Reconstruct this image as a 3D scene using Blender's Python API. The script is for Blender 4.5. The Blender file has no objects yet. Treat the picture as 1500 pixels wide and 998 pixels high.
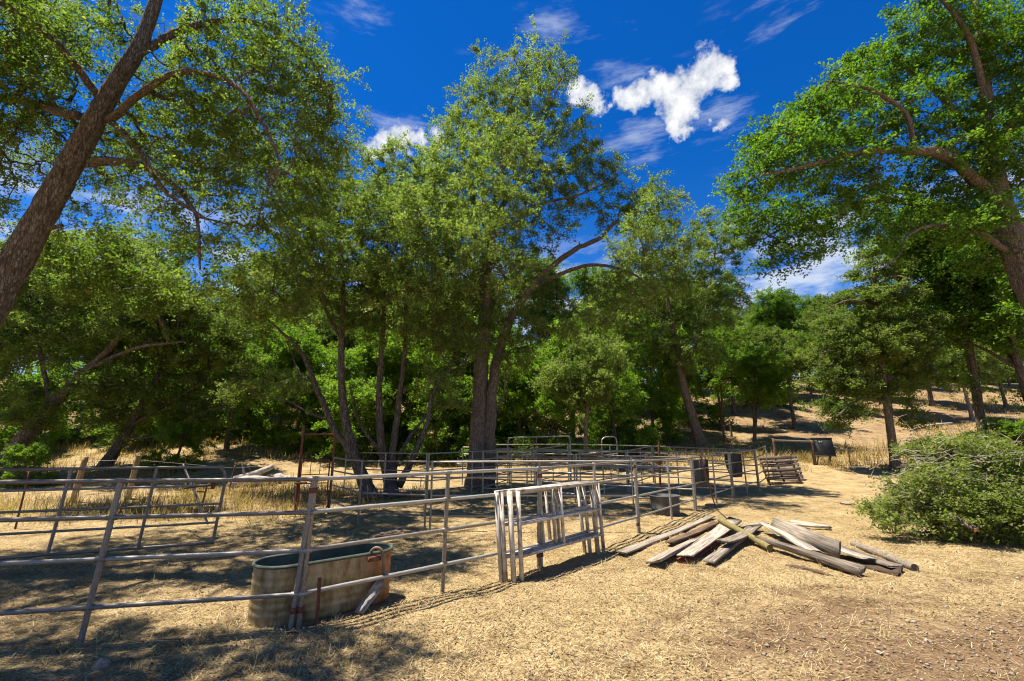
import bpy, math, random
import numpy as np
from mathutils import Vector, Matrix

random.seed(7)
RNG = np.random.default_rng(11)
sc = bpy.context.scene
COL = sc.collection
R = math.radians

# ------------------------------------------------------------------ camera
CAMH, PITCH, FPX = 1.85, R(13.4), 1500 / 36 * 16.0
cam_data = bpy.data.cameras.new('camera')
cam_data.lens = 16.0
cam_data.sensor_width = 36.0
cam_data.clip_end = 6000
cam_data.clip_start = 0.05
cam = bpy.data.objects.new('camera', cam_data)
cam.location = (0, 0, CAMH)
cam.rotation_euler = (R(90) + PITCH, 0, 0)
COL.objects.link(cam)
sc.camera = cam

# ------------------------------------------------------------------ light, exposure
SUN_DIR = Vector((-0.34, 0.03, 1.0)).normalized()
SUN_EL = math.asin(SUN_DIR.z)
SUN_AZ = math.atan2(SUN_DIR.x, SUN_DIR.y)
sun_data = bpy.data.lights.new('sun', 'SUN')
sun_data.energy = 4.8
sun_data.angle = R(0.55)
sun_data.color = (1.0, 0.93, 0.80)
sun = bpy.data.objects.new('sun', sun_data)
sun.rotation_euler = SUN_DIR.to_track_quat('Z', 'Y').to_euler()
sun.location = (0, 0, 60)
COL.objects.link(sun)
sc.view_settings.view_transform = 'Standard'
sc.view_settings.look = 'None'
sc.view_settings.gamma = 1.0
sc.view_settings.use_curve_mapping = False
sc.view_settings.exposure = 1.35
sc.cycles.max_bounces = 10
sc.cycles.diffuse_bounces = 8
sc.cycles.glossy_bounces = 2
sc.cycles.transmission_bounces = 6
sc.cycles.transparent_max_bounces = 4
sc.cycles.use_denoising = True
sc.cycles.filter_width = 1.15


# ------------------------------------------------------------------ image geometry helpers
def ray(px, py):
    cx, cy = (px - 750) / FPX, (499 - py) / FPX
    c, s = math.cos(PITCH), math.sin(PITCH)
    return np.array([cx, c - s * cy, s + c * cy])


def P(px, py, Y):
    d = ray(px, py)
    return np.array([0, 0, CAMH]) + d * (Y / d[1])


def zc(Y, z):
    return Y * math.cos(PITCH) + (z - CAMH) * math.sin(PITCH)


# value noise --------------------------------------------------------
def _h(ix, iy, s):
    n = (ix.astype(np.int64) * 374761393 + iy.astype(np.int64) * 668265263 + s * 974634777) & 0x7fffffff
    n = ((n ^ (n >> 13)) * 1274126177) & 0x7fffffff
    return ((n ^ (n >> 16)) & 0xffff) / 65535.0


def vnoise(x, y, s=0):
    x = np.asarray(x, float); y = np.asarray(y, float)
    ix, iy = np.floor(x), np.floor(y)
    fx, fy = x - ix, y - iy
    fx = fx * fx * (3 - 2 * fx); fy = fy * fy * (3 - 2 * fy)
    a, b = _h(ix, iy, s), _h(ix + 1, iy, s)
    c, d = _h(ix, iy + 1, s), _h(ix + 1, iy + 1, s)
    return (a + (b - a) * fx) * (1 - fy) + (c + (d - c) * fx) * fy


def fbm(x, y, s=0, o=4):
    t, a, f = 0, 0.5, 1.0
    for k in range(o):
        t = t + a * vnoise(np.asarray(x) * f + k * 17.3, np.asarray(y) * f - k * 9.1, s + k)
        a *= .5; f *= 2.03
    return t


def sstep(a, b, x):
    t = np.clip((x - a) / (b - a), 0, 1)
    return t * t * (3 - 2 * t)


def hz(x, y):
    """terrain height"""
    x = np.asarray(x, float); y = np.asarray(y, float)
    lift = sstep(-6, -16, x) * 3.0 - sstep(-8, 0, x) * sstep(12, 2, x) * 0.0
    u = np.clip((y + lift - 22.5) / 4.0, -30, 30)
    z = 0.26 * 4.0 * np.log1p(np.exp(u))
    top = 13.0 + 1.2 * (fbm(x * .03, x * 0 + 3.1, 5) - .5)
    z = np.where(z > top - 3, top - 3 + 3 * np.tanh((z - top + 3) / 3), z)       # hill crest
    z = z - 34 * sstep(82, 180, y)
    far = sstep(14, 40, y)
    z = z + far * (fbm(x * .16, y * .16, 3) - .47) * 1.1
    near = sstep(70, 30, y)
    z = z + near * ((fbm(x * .5, y * .5, 21, 3) - .45) * .10 + (vnoise(x * 2.6, y * 2.6, 9) - .5) * .045 + (vnoise(x * 6.1, y * 6.1, 10) - .5) * .030)
    for (pts, dep) in TRACKS:
        d = polydist(x, y, pts)
        z = z - dep * np.exp(-(d / .13) ** 2) + dep * .5 * np.exp(-((d - .28) / .1) ** 2)
    return z


def polydist(x, y, pts):
    best = np.full(np.shape(x), 1e9)
    for (a, b) in zip(pts[:-1], pts[1:]):
        ax, ay = a; bx, by = b
        dx, dy = bx - ax, by - ay
        t = np.clip(((x - ax) * dx + (y - ay) * dy) / (dx * dx + dy * dy), 0, 1)
        best = np.minimum(best, np.hypot(x - ax - t * dx, y - ay - t * dy))
    return best


def flat(px, py, z=0.0):
    d = ray(px, py)
    t = (z - CAMH) / d[2]
    return (d[0] * t, d[1] * t)


TRACKS = [([flat(*p) for p in ((800, 1010), (860, 975), (960, 922), (1060, 885), (1200, 862))], .022),
          ([flat(*p) for p in ((1010, 1010), (1075, 950), (1180, 905), (1330, 870), (1500, 850))], .025)]


def hs(x, y):
    return float(hz(np.array([x]), np.array([y]))[0])


def G(px, py, up=0.0):
    """point on the terrain seen at a pixel"""
    d = ray(px, py)
    lo, prev = 1.5, None
    t = lo
    while t < 120:
        p = np.array([0, 0, CAMH]) + d * t
        if p[2] <= hs(p[0], p[1]) + up:
            break
        t += .25
    a, b = t - .25, t
    for _ in range(14):
        m = (a + b) / 2
        p = np.array([0, 0, CAMH]) + d * m
        if p[2] <= hs(p[0], p[1]) + up: b = m
        else: a = m
    return np.array([0, 0, CAMH]) + d * b


# ------------------------------------------------------------------ world: sky and clouds
def build_world():
    w = bpy.data.worlds.new('World')
    sc.world = w
    w.use_nodes = True
    nt = w.node_tree
    nt.nodes.clear()
    N, L = nt.nodes.new, nt.links.new
    out = N('ShaderNodeOutputWorld'); bg = N('ShaderNodeBackground')
    sky = N('ShaderNodeTexSky')
    sky.sky_type = 'NISHITA'; sky.sun_disc = False
    sky.sun_elevation = SUN_EL; sky.sun_rotation = SUN_AZ
    sky.altitude = 900; sky.air_density = 1.0; sky.dust_density = 0.05; sky.ozone_density = 3.0
    # deep polarised blue of the whole sky
    hsv = N('ShaderNodeHueSaturation'); hsv.inputs['Saturation'].default_value = 1.25
    hsv.inputs['Hue'].default_value = 0.502
    L(sky.outputs[0], hsv.inputs['Color'])
    mul = N('ShaderNodeMix'); mul.data_type = 'RGBA'; mul.blend_type = 'MULTIPLY'
    mul.inputs[0].default_value = 1.0
    L(hsv.outputs[0], mul.inputs[6])
    tc = N('ShaderNodeTexCoord')
    sep = N('ShaderNodeSeparateXYZ'); L(tc.outputs['Generated'], sep.inputs[0])
    pale = N('ShaderNodeMapRange'); pale.interpolation_type = 'SMOOTHSTEP'; L(sep.outputs[2], pale.inputs[0])
    pale.inputs[1].default_value = .06; pale.inputs[2].default_value = .62
    pm = N('ShaderNodeMix'); pm.data_type = 'RGBA'; L(pale.outputs[0], pm.inputs[0])
    pm.inputs[6].default_value = (.34, .47, .60, 1); pm.inputs[7].default_value = (.035, .33, .54, 1)
    L(pm.outputs[2], mul.inputs[7])

    def noise(scale, detail, rough, stretch=None):
        n = N('ShaderNodeTexNoise'); n.inputs['Scale'].default_value = scale
        n.inputs['Detail'].default_value = detail; n.inputs['Roughness'].default_value = rough
        if stretch:
            m = N('ShaderNodeMapping'); m.inputs['Scale'].default_value = stretch[0]; m.inputs['Rotation'].default_value = stretch[1]
            L(tc.outputs['Generated'], m.inputs[0]); L(m.outputs[0], n.inputs['Vector'])
        else:
            L(tc.outputs['Generated'], n.inputs['Vector'])
        return n.outputs[0]

    def math_(op, a, b=None, c=None):
        m = N('ShaderNodeMath'); m.operation = op
        for i, v in enumerate((a, b, c)):
            if v is None: continue
            if isinstance(v, (int, float)): m.inputs[i].default_value = v
            else: L(v, m.inputs[i])
        return m.outputs[0]

    wn = N('ShaderNodeTexNoise'); wn.inputs['Scale'].default_value = 14; wn.inputs['Detail'].default_value = 7; wn.inputs['Roughness'].default_value = .62
    L(tc.outputs['Generated'], wn.inputs['Vector'])
    wsub = N('ShaderNodeVectorMath'); wsub.operation = 'SUBTRACT'; L(wn.outputs['Color'], wsub.inputs[0]); wsub.inputs[1].default_value = (.5, .5, .5)
    wsc = N('ShaderNodeVectorMath'); wsc.operation = 'SCALE'; L(wsub.outputs[0], wsc.inputs[0]); wsc.inputs['Scale'].default_value = .085
    wad = N('ShaderNodeVectorMath'); L(tc.outputs['Generated'], wad.inputs[0]); L(wsc.outputs[0], wad.inputs[1])
    warp = wad.outputs[0]

    def blob(px, py, r):
        d = ray(px, py); n = float(np.linalg.norm(d)); d = d / n
        vm = N('ShaderNodeVectorMath'); vm.operation = 'DISTANCE'
        L(warp, vm.inputs[0]); vm.inputs[1].default_value = tuple(d)
        return math_('SUBTRACT', 1.0, math_('DIVIDE', vm.outputs['Value'], r / FPX / n))

    def field(blobs):
        f = None
        for b in blobs:
            v = math_('MAXIMUM', blob(*b), -3.0)
            f = v if f is None else math_('SMOOTH_MAX', f, v, 0.25)
        return f

    def remap(v, a, b):
        m = N('ShaderNodeMapRange'); m.interpolation_type = 'SMOOTHSTEP'
        L(v, m.inputs[0]); m.inputs[1].default_value = a; m.inputs[2].default_value = b
        return m.outputs[0]

    n1 = noise(9, 8, .6)
    n2 = noise(24, 8, .66)
    cum = field([(922, 146, 26), (940, 132, 26), (965, 134, 28), (984, 150, 36), (1012, 126, 32), (1040, 106, 34), (1060, 112, 22), (985, 180, 20), (1004, 184, 14),
                 (862, 146, 24), (874, 150, 18), (848, 130, 15), (1052, 184, 17), (1044, 192, 10),
                 (566, 212, 24), (592, 206, 22), (612, 204, 20), (636, 200, 22), (545, 220, 16)])
    cumf = math_('ADD', cum, math_('MULTIPLY', math_('SUBTRACT', n1, .5), 2.0))
    cumf = math_('ADD', cumf, math_('MULTIPLY', math_('SUBTRACT', n2, .5), 1.7))
    cmask = remap(cumf, -0.05, 0.45)
    # thin wisps
    ns = noise(4.2, 8, .66, ((1.0, 1.0, 5.5), (0.0, 0.5, 0.2)))
    wb = field([(790, 32, 60), (820, 22, 40), (940, 210, 40), (955, 228, 26), (920, 88, 50), (1150, 14, 60), (1190, 10, 40), (475, 72, 34), (590, 192, 60), (1050, 170, 40), (505, 10, 40), (890, 85, 40)])
    wf = math_('ADD', math_('MULTIPLY', wb, .55), math_('MULTIPLY', math_('SUBTRACT', ns, .5), 4.2))
    wmask = math_('MAXIMUM', math_('MULTIPLY', remap(wf, .1, 1.3), .55), math_('MULTIPLY', remap(noise(2.6, 8, .66, ((1.0, 1.0, 4.5), (0.3, 0.4, 1.2))), .56, .82), .35))
    # a low bank of clouds round the horizon
    el = sep.outputs[2]
    band = math_('MULTIPLY', remap(el, .46, .34), 1.0)
    nb = noise(6.5, 7, .6, ((1.0, 1.0, 3.4), (0, 0, 0)))
    bmask = math_('MULTIPLY', math_('MULTIPLY', remap(nb, .40, .62), band), .85)
    allm = math_('MAXIMUM', math_('MAXIMUM', cmask, wmask), bmask)
    # cloud colour: white with soft grey-blue hollows
    cr = N('ShaderNodeValToRGB')
    cr.color_ramp.elements[0].position = 0.26; cr.color_ramp.elements[0].color = (1.25, 1.5, 2.0, 1)
    cr.color_ramp.elements[1].position = 0.66; cr.color_ramp.elements[1].color = (3.45, 3.45, 3.5, 1)
    L(math_('ADD', math_('MULTIPLY', cumf, .35), math_('MULTIPLY', n2, .6)), cr.inputs[0])
    mix = N('ShaderNodeMix'); mix.data_type = 'RGBA'
    wc = N('ShaderNodeMix'); wc.data_type = 'RGBA'; L(cmask, wc.inputs[0]); wc.inputs[6].default_value = (2.5, 2.75, 3.1, 1); L(cr.outputs[0], wc.inputs[7])
    L(allm, mix.inputs[0]); L(mul.outputs[2], mix.inputs[6]); L(wc.outputs[2], mix.inputs[7])
    L(mix.outputs[2], bg.inputs[0]); bg.inputs[1].default_value = 0.12
    L(bg.outputs[0], out.inputs[0])


build_world()


# ------------------------------------------------------------------ materials
def new_mat(name):
    m = bpy.data.materials.new(name); m.use_nodes = True
    nt = m.node_tree; nt.nodes.clear()
    out = nt.nodes.new('ShaderNodeOutputMaterial')
    return m, nt, out


def ramp(nt, stops):
    r = nt.nodes.new('ShaderNodeValToRGB')
    while len(r.color_ramp.elements) < len(stops): r.color_ramp.elements.new(.5)
    for e, (p, c) in zip(r.color_ramp.elements, stops):
        e.position = p; e.color = (*c, 1)
    return r


def noisy_mat(name, stops, scale=8, stretch=(1, 1, 1), detail=6, rough=.8, metal=0.0, bump=.3, bscale=None, bdist=.01, coord='Object', rvar=None, spec=.3):
    m, nt, out = new_mat(name)
    N, L = nt.nodes.new, nt.links.new
    b = N('ShaderNodeBsdfPrincipled'); tc = N('ShaderNodeTexCoord'); mp = N('ShaderNodeMapping')
    mp.inputs['Scale'].default_value = stretch
    L(tc.outputs[coord], mp.inputs[0])
    n = N('ShaderNodeTexNoise'); n.inputs['Scale'].default_value = scale; n.inputs['Detail'].default_value = detail; n.inputs['Roughness'].default_value = .62
    L(mp.outputs[0], n.inputs['Vector'])
    r = ramp(nt, stops)
    if rvar:
        oi = N('ShaderNodeObjectInfo'); ad = N('ShaderNodeMath'); ad.operation = 'MULTIPLY_ADD'
        L(oi.outputs['Random'], ad.inputs[0]); ad.inputs[1].default_value = rvar; L(n.outputs[0], ad.inputs[2])
        sb = N('ShaderNodeMath'); sb.operation = 'SUBTRACT'; L(ad.outputs[0], sb.inputs[0]); sb.inputs[1].default_value = rvar / 2
        L(sb.outputs[0], r.inputs[0])
        ad2 = N('ShaderNodeVectorMath'); L(mp.outputs[0], ad2.inputs[0])
        cmb = N('ShaderNodeCombineXYZ'); mm = N('ShaderNodeMath'); mm.operation = 'MULTIPLY'; mm.inputs[1].default_value = 37.
        L(oi.outputs['Random'], mm.inputs[0]); L(mm.outputs[0], cmb.inputs[0]); L(cmb.outputs[0], ad2.inputs[1]); L(ad2.outputs[0], n.inputs['Vector'])
    else:
        L(n.outputs[0], r.inputs[0])
    L(r.outputs[0], b.inputs['Base Color'])
    b.inputs['Roughness'].default_value = rough; b.inputs['Metallic'].default_value = metal
    b.inputs['Specular IOR Level'].default_value = spec
    if bump:
        n2 = N('ShaderNodeTexNoise'); n2.inputs['Scale'].default_value = bscale or scale * 2; n2.inputs['Detail'].default_value = 5
        L(mp.outputs[0], n2.inputs['Vector'])
        bp = N('ShaderNodeBump'); bp.inputs['Strength'].default_value = bump; bp.inputs['Distance'].default_value = bdist
        L(n2.outputs[0], bp.inputs['Height']); L(bp.outputs[0], b.inputs['Normal'])
    L(b.outputs[0], out.inputs[0])
    return m


def leaf_mat(name, stops, trans=.38, rough=.5):
    m, nt, out = new_mat(name)
    N, L = nt.nodes.new, nt.links.new
    at = N('ShaderNodeAttribute'); at.attribute_name = 'tint'
    r = ramp(nt, stops); L(at.outputs['Fac'], r.inputs[0])
    b = N('ShaderNodeBsdfPrincipled'); L(r.outputs[0], b.inputs['Base Color'])
    b.inputs['Roughness'].default_value = rough + .1; b.inputs['Specular IOR Level'].default_value = .2
    t = N('ShaderNodeBsdfTranslucent')
    mu = N('ShaderNodeMix'); mu.data_type = 'RGBA'; mu.blend_type = 'MULTIPLY'; mu.inputs[0].default_value = 1
    L(r.outputs[0], mu.inputs[6]); mu.inputs[7].default_value = (1.3, 1.6, .5, 1)
    L(mu.outputs[2], t.inputs[0])
    mx = N('ShaderNodeMixShader'); mx.inputs[0].default_value = trans
    L(b.outputs[0], mx.inputs[1]); L(t.outputs[0], mx.inputs[2]); L(mx.outputs[0], out.inputs[0])
    return m


M = {}
M['leaf_live'] = leaf_mat('leaf_live_oak', [(0, (.044, .072, .015)), (.5, (.118, .162, .036)), (.85, (.208, .245, .068)), (1, (.33, .28, .10))], .5)
M['leaf_olive'] = leaf_mat('leaf_olive_oak', [(0, (.056, .082, .021)), (.5, (.148, .188, .052)), (.85, (.250, .282, .100)), (1, (.36, .29, .13))], .5)
M['leaf_green'] = leaf_mat('leaf_valley_oak', [(0, (.030, .070, .010)), (.5, (.088, .158, .020)), (.85, (.152, .232, .034)), (1, (.26, .28, .06))], .5)
M['leaf_bright'] = leaf_mat('leaf_bright_understory', [(0, (.050, .100, .012)), (.5, (.130, .205, .026)), (.85, (.205, .280, .040)), (1, (.30, .31, .06))], .55)
M['leaf_dark'] = leaf_mat('leaf_dark_oak', [(0, (.046, .070, .016)), (.5, (.118, .155, .038)), (.85, (.202, .232, .070)), (1, (.27, .22, .09))], .48)
M['leaf_cut'] = leaf_mat('leaf_cut_branch', [(0, (.066, .088, .022)), (.5, (.160, .188, .048)), (.85, (.260, .275, .088)), (1, (.33, .27, .12))], .45)


def bark_mat(name, stops, sc_=7.0):
    m, nt, out = new_mat(name)
    N, L = nt.nodes.new, nt.links.new
    b = N('ShaderNodeBsdfPrincipled'); b.inputs['Roughness'].default_value = .95; b.inputs['Specular IOR Level'].default_value = .15
    tc = N('ShaderNodeTexCoord'); mp = N('ShaderNodeMapping'); mp.inputs['Scale'].default_value = (2.2, 2.2, .45); L(tc.outputs['Object'], mp.inputs[0])
    n = N('ShaderNodeTexNoise'); n.inputs['Scale'].default_value = sc_ * .5; n.inputs['Detail'].default_value = 7; n.inputs['Roughness'].default_value = .65; L(mp.outputs[0], n.inputs['Vector'])
    mx = N('ShaderNodeMix'); mx.data_type = 'RGBA'; mx.inputs[0].default_value = .16; L(mp.outputs[0], mx.inputs[6]); L(n.outputs['Color'], mx.inputs[7])
    v = N('ShaderNodeTexVoronoi'); v.feature = 'DISTANCE_TO_EDGE'; v.inputs['Scale'].default_value = sc_; L(mx.outputs[2], v.inputs['Vector'])
    mr = N('ShaderNodeMapRange'); mr.inputs[1].default_value = 0; mr.inputs[2].default_value = .22; L(v.outputs['Distance'], mr.inputs[0])
    h = N('ShaderNodeMath'); h.operation = 'MULTIPLY_ADD'; L(mr.outputs[0], h.inputs[0]); h.inputs[1].default_value = .26; h.inputs[2].default_value = .10
    h2 = N('ShaderNodeMath'); h2.operation = 'MULTIPLY_ADD'; L(n.outputs[0], h2.inputs[0]); h2.inputs[1].default_value = .75; L(h.outputs[0], h2.inputs[2])
    r = ramp(nt, stops); L(h2.outputs[0], r.inputs[0]); L(r.outputs[0], b.inputs['Base Color'])
    bp = N('ShaderNodeBump'); bp.inputs['Strength'].default_value = 1.0; bp.inputs['Distance'].default_value = .06; L(h2.outputs[0], bp.inputs['Height']); L(bp.outputs[0], b.inputs['Normal'])
    L(b.outputs[0], out.inputs[0])
    return m


M['bark'] = bark_mat('bark_brown', [(.28, (.022, .016, .012)), (.48, (.115, .083, .06)), (.66, (.21, .16, .12)), (.85, (.34, .28, .23))], 17)
M['bark_dark'] = bark_mat('bark_dark', [(.28, (.016, .012, .010)), (.48, (.075, .056, .043)), (.66, (.14, .108, .083)), (.85, (.25, .205, .165))], 12)
M['bark_pale'] = noisy_mat('bark_pale', [(.25, (.10, .075, .055)), (.5, (.24, .19, .15)), (.75, (.42, .36, .29))], 6, (2.2, 2.2, .5), 8, .95, bump=.8, bscale=8, bdist=.04)
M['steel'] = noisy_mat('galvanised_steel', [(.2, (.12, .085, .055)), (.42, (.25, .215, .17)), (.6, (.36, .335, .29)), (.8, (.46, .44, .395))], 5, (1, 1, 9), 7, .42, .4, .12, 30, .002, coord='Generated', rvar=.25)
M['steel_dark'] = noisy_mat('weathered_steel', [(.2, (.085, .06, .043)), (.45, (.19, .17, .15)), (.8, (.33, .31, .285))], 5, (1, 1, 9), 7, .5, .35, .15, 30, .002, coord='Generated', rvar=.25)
M['rust'] = noisy_mat('rusty_steel', [(.25, (.055, .022, .014)), (.5, (.14, .05, .03)), (.75, (.25, .11, .06))], 6, (1, 1, 1), 7, .85, .1, .3, 40, .003)
M['white_paint'] = noisy_mat('peeling_white_paint', [(.30, (.14, .075, .04)), (.40, (.31, .25, .19)), (.52, (.46, .41, .34)), (.8, (.62, .58, .51))], 9, (1, 1, 1.6), 8, .6, 0, .25, 60, .002, rvar=.12)
M['grey_wood'] = noisy_mat('weathered_grey_wood', [(.28, (.04, .03, .022)), (.42, (.14, .112, .085)), (.56, (.25, .208, .165)), (.8, (.41, .355, .295))], 3.6, (.5, 12, 12), 8, .9, 0, .5, 5, .006, rvar=.2)
M['white_wood'] = noisy_mat('faded_white_wood', [(.28, (.10, .072, .05)), (.42, (.26, .215, .165)), (.55, (.40, .355, .295)), (.8, (.53, .485, .42))], 3.6, (.5, 11, 11), 8, .85, 0, .4, 5, .005, rvar=.12)
M['brown_wood'] = noisy_mat('brown_wood', [(.28, (.022, .014, .009)), (.45, (.075, .046, .029)), (.6, (.14, .09, .058)), (.8, (.24, .17, .115))], 3.6, (.5, 12, 12), 8, .9, 0, .5, 5, .006, rvar=.2)
M['olive_wood'] = noisy_mat('treated_olive_post', [(.25, (.06, .045, .016)), (.5, (.17, .135, .05)), (.8, (.28, .225, .10))], 3, (.5, 7, 7), 7, .85, 0, .4, 5, .005)
M['post_wood'] = noisy_mat('tan_fence_post', [(.22, (.13, .075, .035)), (.5, (.33, .21, .10)), (.8, (.47, .33, .18))], 4, (4, 4, .5), 7, .9, 0, .5, 8, .008)
M['red_wood'] = noisy_mat('red_painted_wood', [(.3, (.10, .03, .02)), (.7, (.26, .07, .05))], 4, (1, 5, 5), 6, .9)
M['dead_wood'] = noisy_mat('bleached_dead_wood', [(.25, (.16, .12, .09)), (.5, (.37, .31, .26)), (.8, (.56, .50, .44))], 5, (2, 2, 2), 7, .9, 0, .6, 10, .02)
M['cut_wood'] = noisy_mat('fresh_cut_wood', [(.3, (.36, .17, .07)), (.7, (.56, .30, .14))], 9, (1, 1, 1), 5, .85)
M['tub'] = noisy_mat('grey_rubber', [(.25, (.035, .036, .036)), (.55, (.085, .085, .082)), (.85, (.19, .17, .14))], 5, (1, 1, .6), 6, .7, 0, .15)
M['black_board'] = noisy_mat('black_metal', [(.3, (.022, .024, .027)), (.7, (.05, .052, .055))], 4, (1, 1, 1), 5, .55)
M['chalk'] = noisy_mat('white_mark', [(.3, (.6, .6, .6)), (.7, (.8, .8, .8))], 8)
M['hose'] = noisy_mat('dusty_hose', [(.3, (.10, .075, .045)), (.7, (.24, .18, .11))], 8, rough=.6)
M['rock'] = noisy_mat('field_stone', [(.25, (.12, .085, .06)), (.5, (.26, .20, .15)), (.8, (.45, .40, .34))], 6, rough=.9, bump=.5, bdist=.02)
M['pale_rock'] = noisy_mat('pale_stone', [(.3, (.16, .14, .12)), (.6, (.36, .34, .31)), (.85, (.52, .50, .48))], 4, rough=.9, bump=.5, bdist=.03)
M['wire'] = noisy_mat('fence_wire', [(.3, (.20, .17, .14)), (.7, (.38, .35, .32))], 5, metal=.5, rough=.5, bump=0)


def tank_mat():
    m, nt, out = new_mat('stained_galvanised_tank')
    N, L = nt.nodes.new, nt.links.new
    b = N('ShaderNodeBsdfPrincipled'); tc = N('ShaderNodeTexCoord')
    n = N('ShaderNodeTexNoise'); n.inputs['Scale'].default_value = 5; n.inputs['Detail'].default_value = 8; n.inputs['Roughness'].default_value = .65
    mp = N('ShaderNodeMapping'); mp.inputs['Scale'].default_value = (2.2, 2.2, .8); L(tc.outputs['Object'], mp.inputs[0]); L(mp.outputs[0], n.inputs['Vector'])
    r = ramp(nt, [(.30, (.085, .045, .018)), (.43, (.21, .14, .06)), (.56, (.30, .225, .115)), (.8, (.43, .355, .23))]); L(n.outputs[0], r.inputs[0])
    # rust at the far end (local +x), running down from the rim
    sx = N('ShaderNodeSeparateXYZ'); L(tc.outputs['Object'], sx.inputs[0])
    a = N('ShaderNodeMath'); a.operation = 'MULTIPLY_ADD'; L(n.outputs[0], a.inputs[0]); a.inputs[1].default_value = 1.1; L(sx.outputs[0], a.inputs[2])
    mr = N('ShaderNodeMapRange'); mr.interpolation_type = 'SMOOTHSTEP'; mr.inputs[1].default_value = .86; mr.inputs[2].default_value = 1.12; L(a.outputs[0], mr.inputs[0])
    r2 = ramp(nt, [(.3, (.10, .035, .014)), (.5, (.26, .10, .035)), (.7, (.42, .20, .08))]); L(n.outputs[0], r2.inputs[0])
    mx = N('ShaderNodeMix'); mx.data_type = 'RGBA'; L(mr.outputs[0], mx.inputs[0]); L(r.outputs[0], mx.inputs[6]); L(r2.outputs[0], mx.inputs[7])
    L(mx.outputs[2], b.inputs['Base Color'])
    b.inputs['Metallic'].default_value = .35; b.inputs['Roughness'].default_value = .5
    bp = N('ShaderNodeBump'); bp.inputs['Strength'].default_value = .25; bp.inputs['Distance'].default_value = .01; L(n.outputs[0], bp.inputs['Height']); L(bp.outputs[0], b.inputs['Normal'])
    L(b.outputs[0], out.inputs[0])
    return m


M['tank'] = tank_mat()
M['tank_in'] = noisy_mat('algae_stained_inner', [(.3, (.03, .042, .034)), (.7, (.09, .11, .088))], 5, rough=.6)


def water_mat():
    m, nt, out = new_mat('dark_tank_water')
    b = nt.nodes.new('ShaderNodeBsdfPrincipled')
    n = nt.nodes.new('ShaderNodeTexNoise'); n.inputs['Scale'].default_value = 6
    r = ramp(nt, [(.3, (.008, .014, .011)), (.7, (.02, .03, .022))]); nt.links.new(n.outputs[0], r.inputs[0]); nt.links.new(r.outputs[0], b.inputs['Base Color'])
    b.inputs['Roughness'].default_value = .08; b.inputs['IOR'].default_value = 1.33
    nt.links.new(b.outputs[0], out.inputs[0])
    return m


M['water'] = water_mat()


def ground_mat():
    m, nt, out = new_mat('straw_and_dirt_ground')
    N, L = nt.nodes.new, nt.links.new
    b = N('ShaderNodeBsdfPrincipled'); b.inputs['Roughness'].default_value = .95; b.inputs['Specular IOR Level'].default_value = .1
    tc = N('ShaderNodeTexCoord')

    def noise(s, d=6, ro=.6, st=None):
        n = N('ShaderNodeTexNoise'); n.inputs['Scale'].default_value = s; n.inputs['Detail'].default_value = d; n.inputs['Roughness'].default_value = ro
        if st:
            mp = N('ShaderNodeMapping'); mp.inputs['Scale'].default_value = st; L(tc.outputs['Object'], mp.inputs[0]); L(mp.outputs[0], n.inputs['Vector'])
        else: L(tc.outputs['Object'], n.inputs['Vector'])
        return n.outputs[0]
    fine = noise(42, 5, .7)
    mid = noise(5, 6, .65)
    big = noise(.45, 5, .6)
    straw = ramp(nt, [(.32, (.095, .058, .027)), (.45, (.28, .198, .10)), (.57, (.45, .342, .178)), (.72, (.58, .468, .28))]); L(fine, straw.inputs[0])
    dirt = ramp(nt, [(.3, (.09, .054, .029)), (.5, (.20, .130, .074)), (.72, (.32, .225, .14))]); L(fine, dirt.inputs[0])
    at = N('ShaderNodeAttribute'); at.attribute_name = 'dirt'
    add = N('ShaderNodeMath'); add.operation = 'MULTIPLY_ADD'; L(mid, add.inputs[0]); add.inputs[1].default_value = 1.1; L(at.outputs['Fac'], add.inputs[2])
    add2 = N('ShaderNodeMath'); add2.operation = 'MULTIPLY_ADD'; L(big, add2.inputs[0]); add2.inputs[1].default_value = .7; L(add.outputs[0], add2.inputs[2])
    mr = N('ShaderNodeMapRange'); mr.interpolation_type = 'SMOOTHSTEP'; mr.inputs[1].default_value = 1.02; mr.inputs[2].default_value = 1.55; L(add2.outputs[0], mr.inputs[0])
    mx = N('ShaderNodeMix'); mx.data_type = 'RGBA'; L(mr.outputs[0], mx.inputs[0]); L(straw.outputs[0], mx.inputs[6]); L(dirt.outputs[0], mx.inputs[7])
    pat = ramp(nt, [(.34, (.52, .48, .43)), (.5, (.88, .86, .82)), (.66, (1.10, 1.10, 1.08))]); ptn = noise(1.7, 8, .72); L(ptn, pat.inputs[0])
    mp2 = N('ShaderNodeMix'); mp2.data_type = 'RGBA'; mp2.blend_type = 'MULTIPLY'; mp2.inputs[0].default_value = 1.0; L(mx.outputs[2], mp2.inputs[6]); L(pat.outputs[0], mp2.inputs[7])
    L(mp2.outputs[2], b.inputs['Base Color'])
    bp = N('ShaderNodeBump'); bp.inputs['Strength'].default_value = .9; bp.inputs['Distance'].default_value = .03
    hh = N('ShaderNodeMath'); hh.operation = 'ADD'; L(fine, hh.inputs[0]); L(mid, hh.inputs[1]); L(hh.outputs[0], bp.inputs['Height']); L(bp.outputs[0], b.inputs['Normal'])
    L(b.outputs[0], out.inputs[0])
    return m


M['ground'] = ground_mat()
M['straw'] = leaf_mat('cut_straw', [(0, (.085, .05, .022)), (.35, (.26, .185, .092)), (.8, (.50, .385, .205)), (1, (.64, .53, .335))], .15, .7)
M['dry_grass'] = leaf_mat('standing_dry_grass', [(0, (.12, .068, .03)), (.4, (.27, .178, .083)), (.8, (.43, .305, .152)), (1, (.54, .41, .23))], .3, .7)


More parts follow.
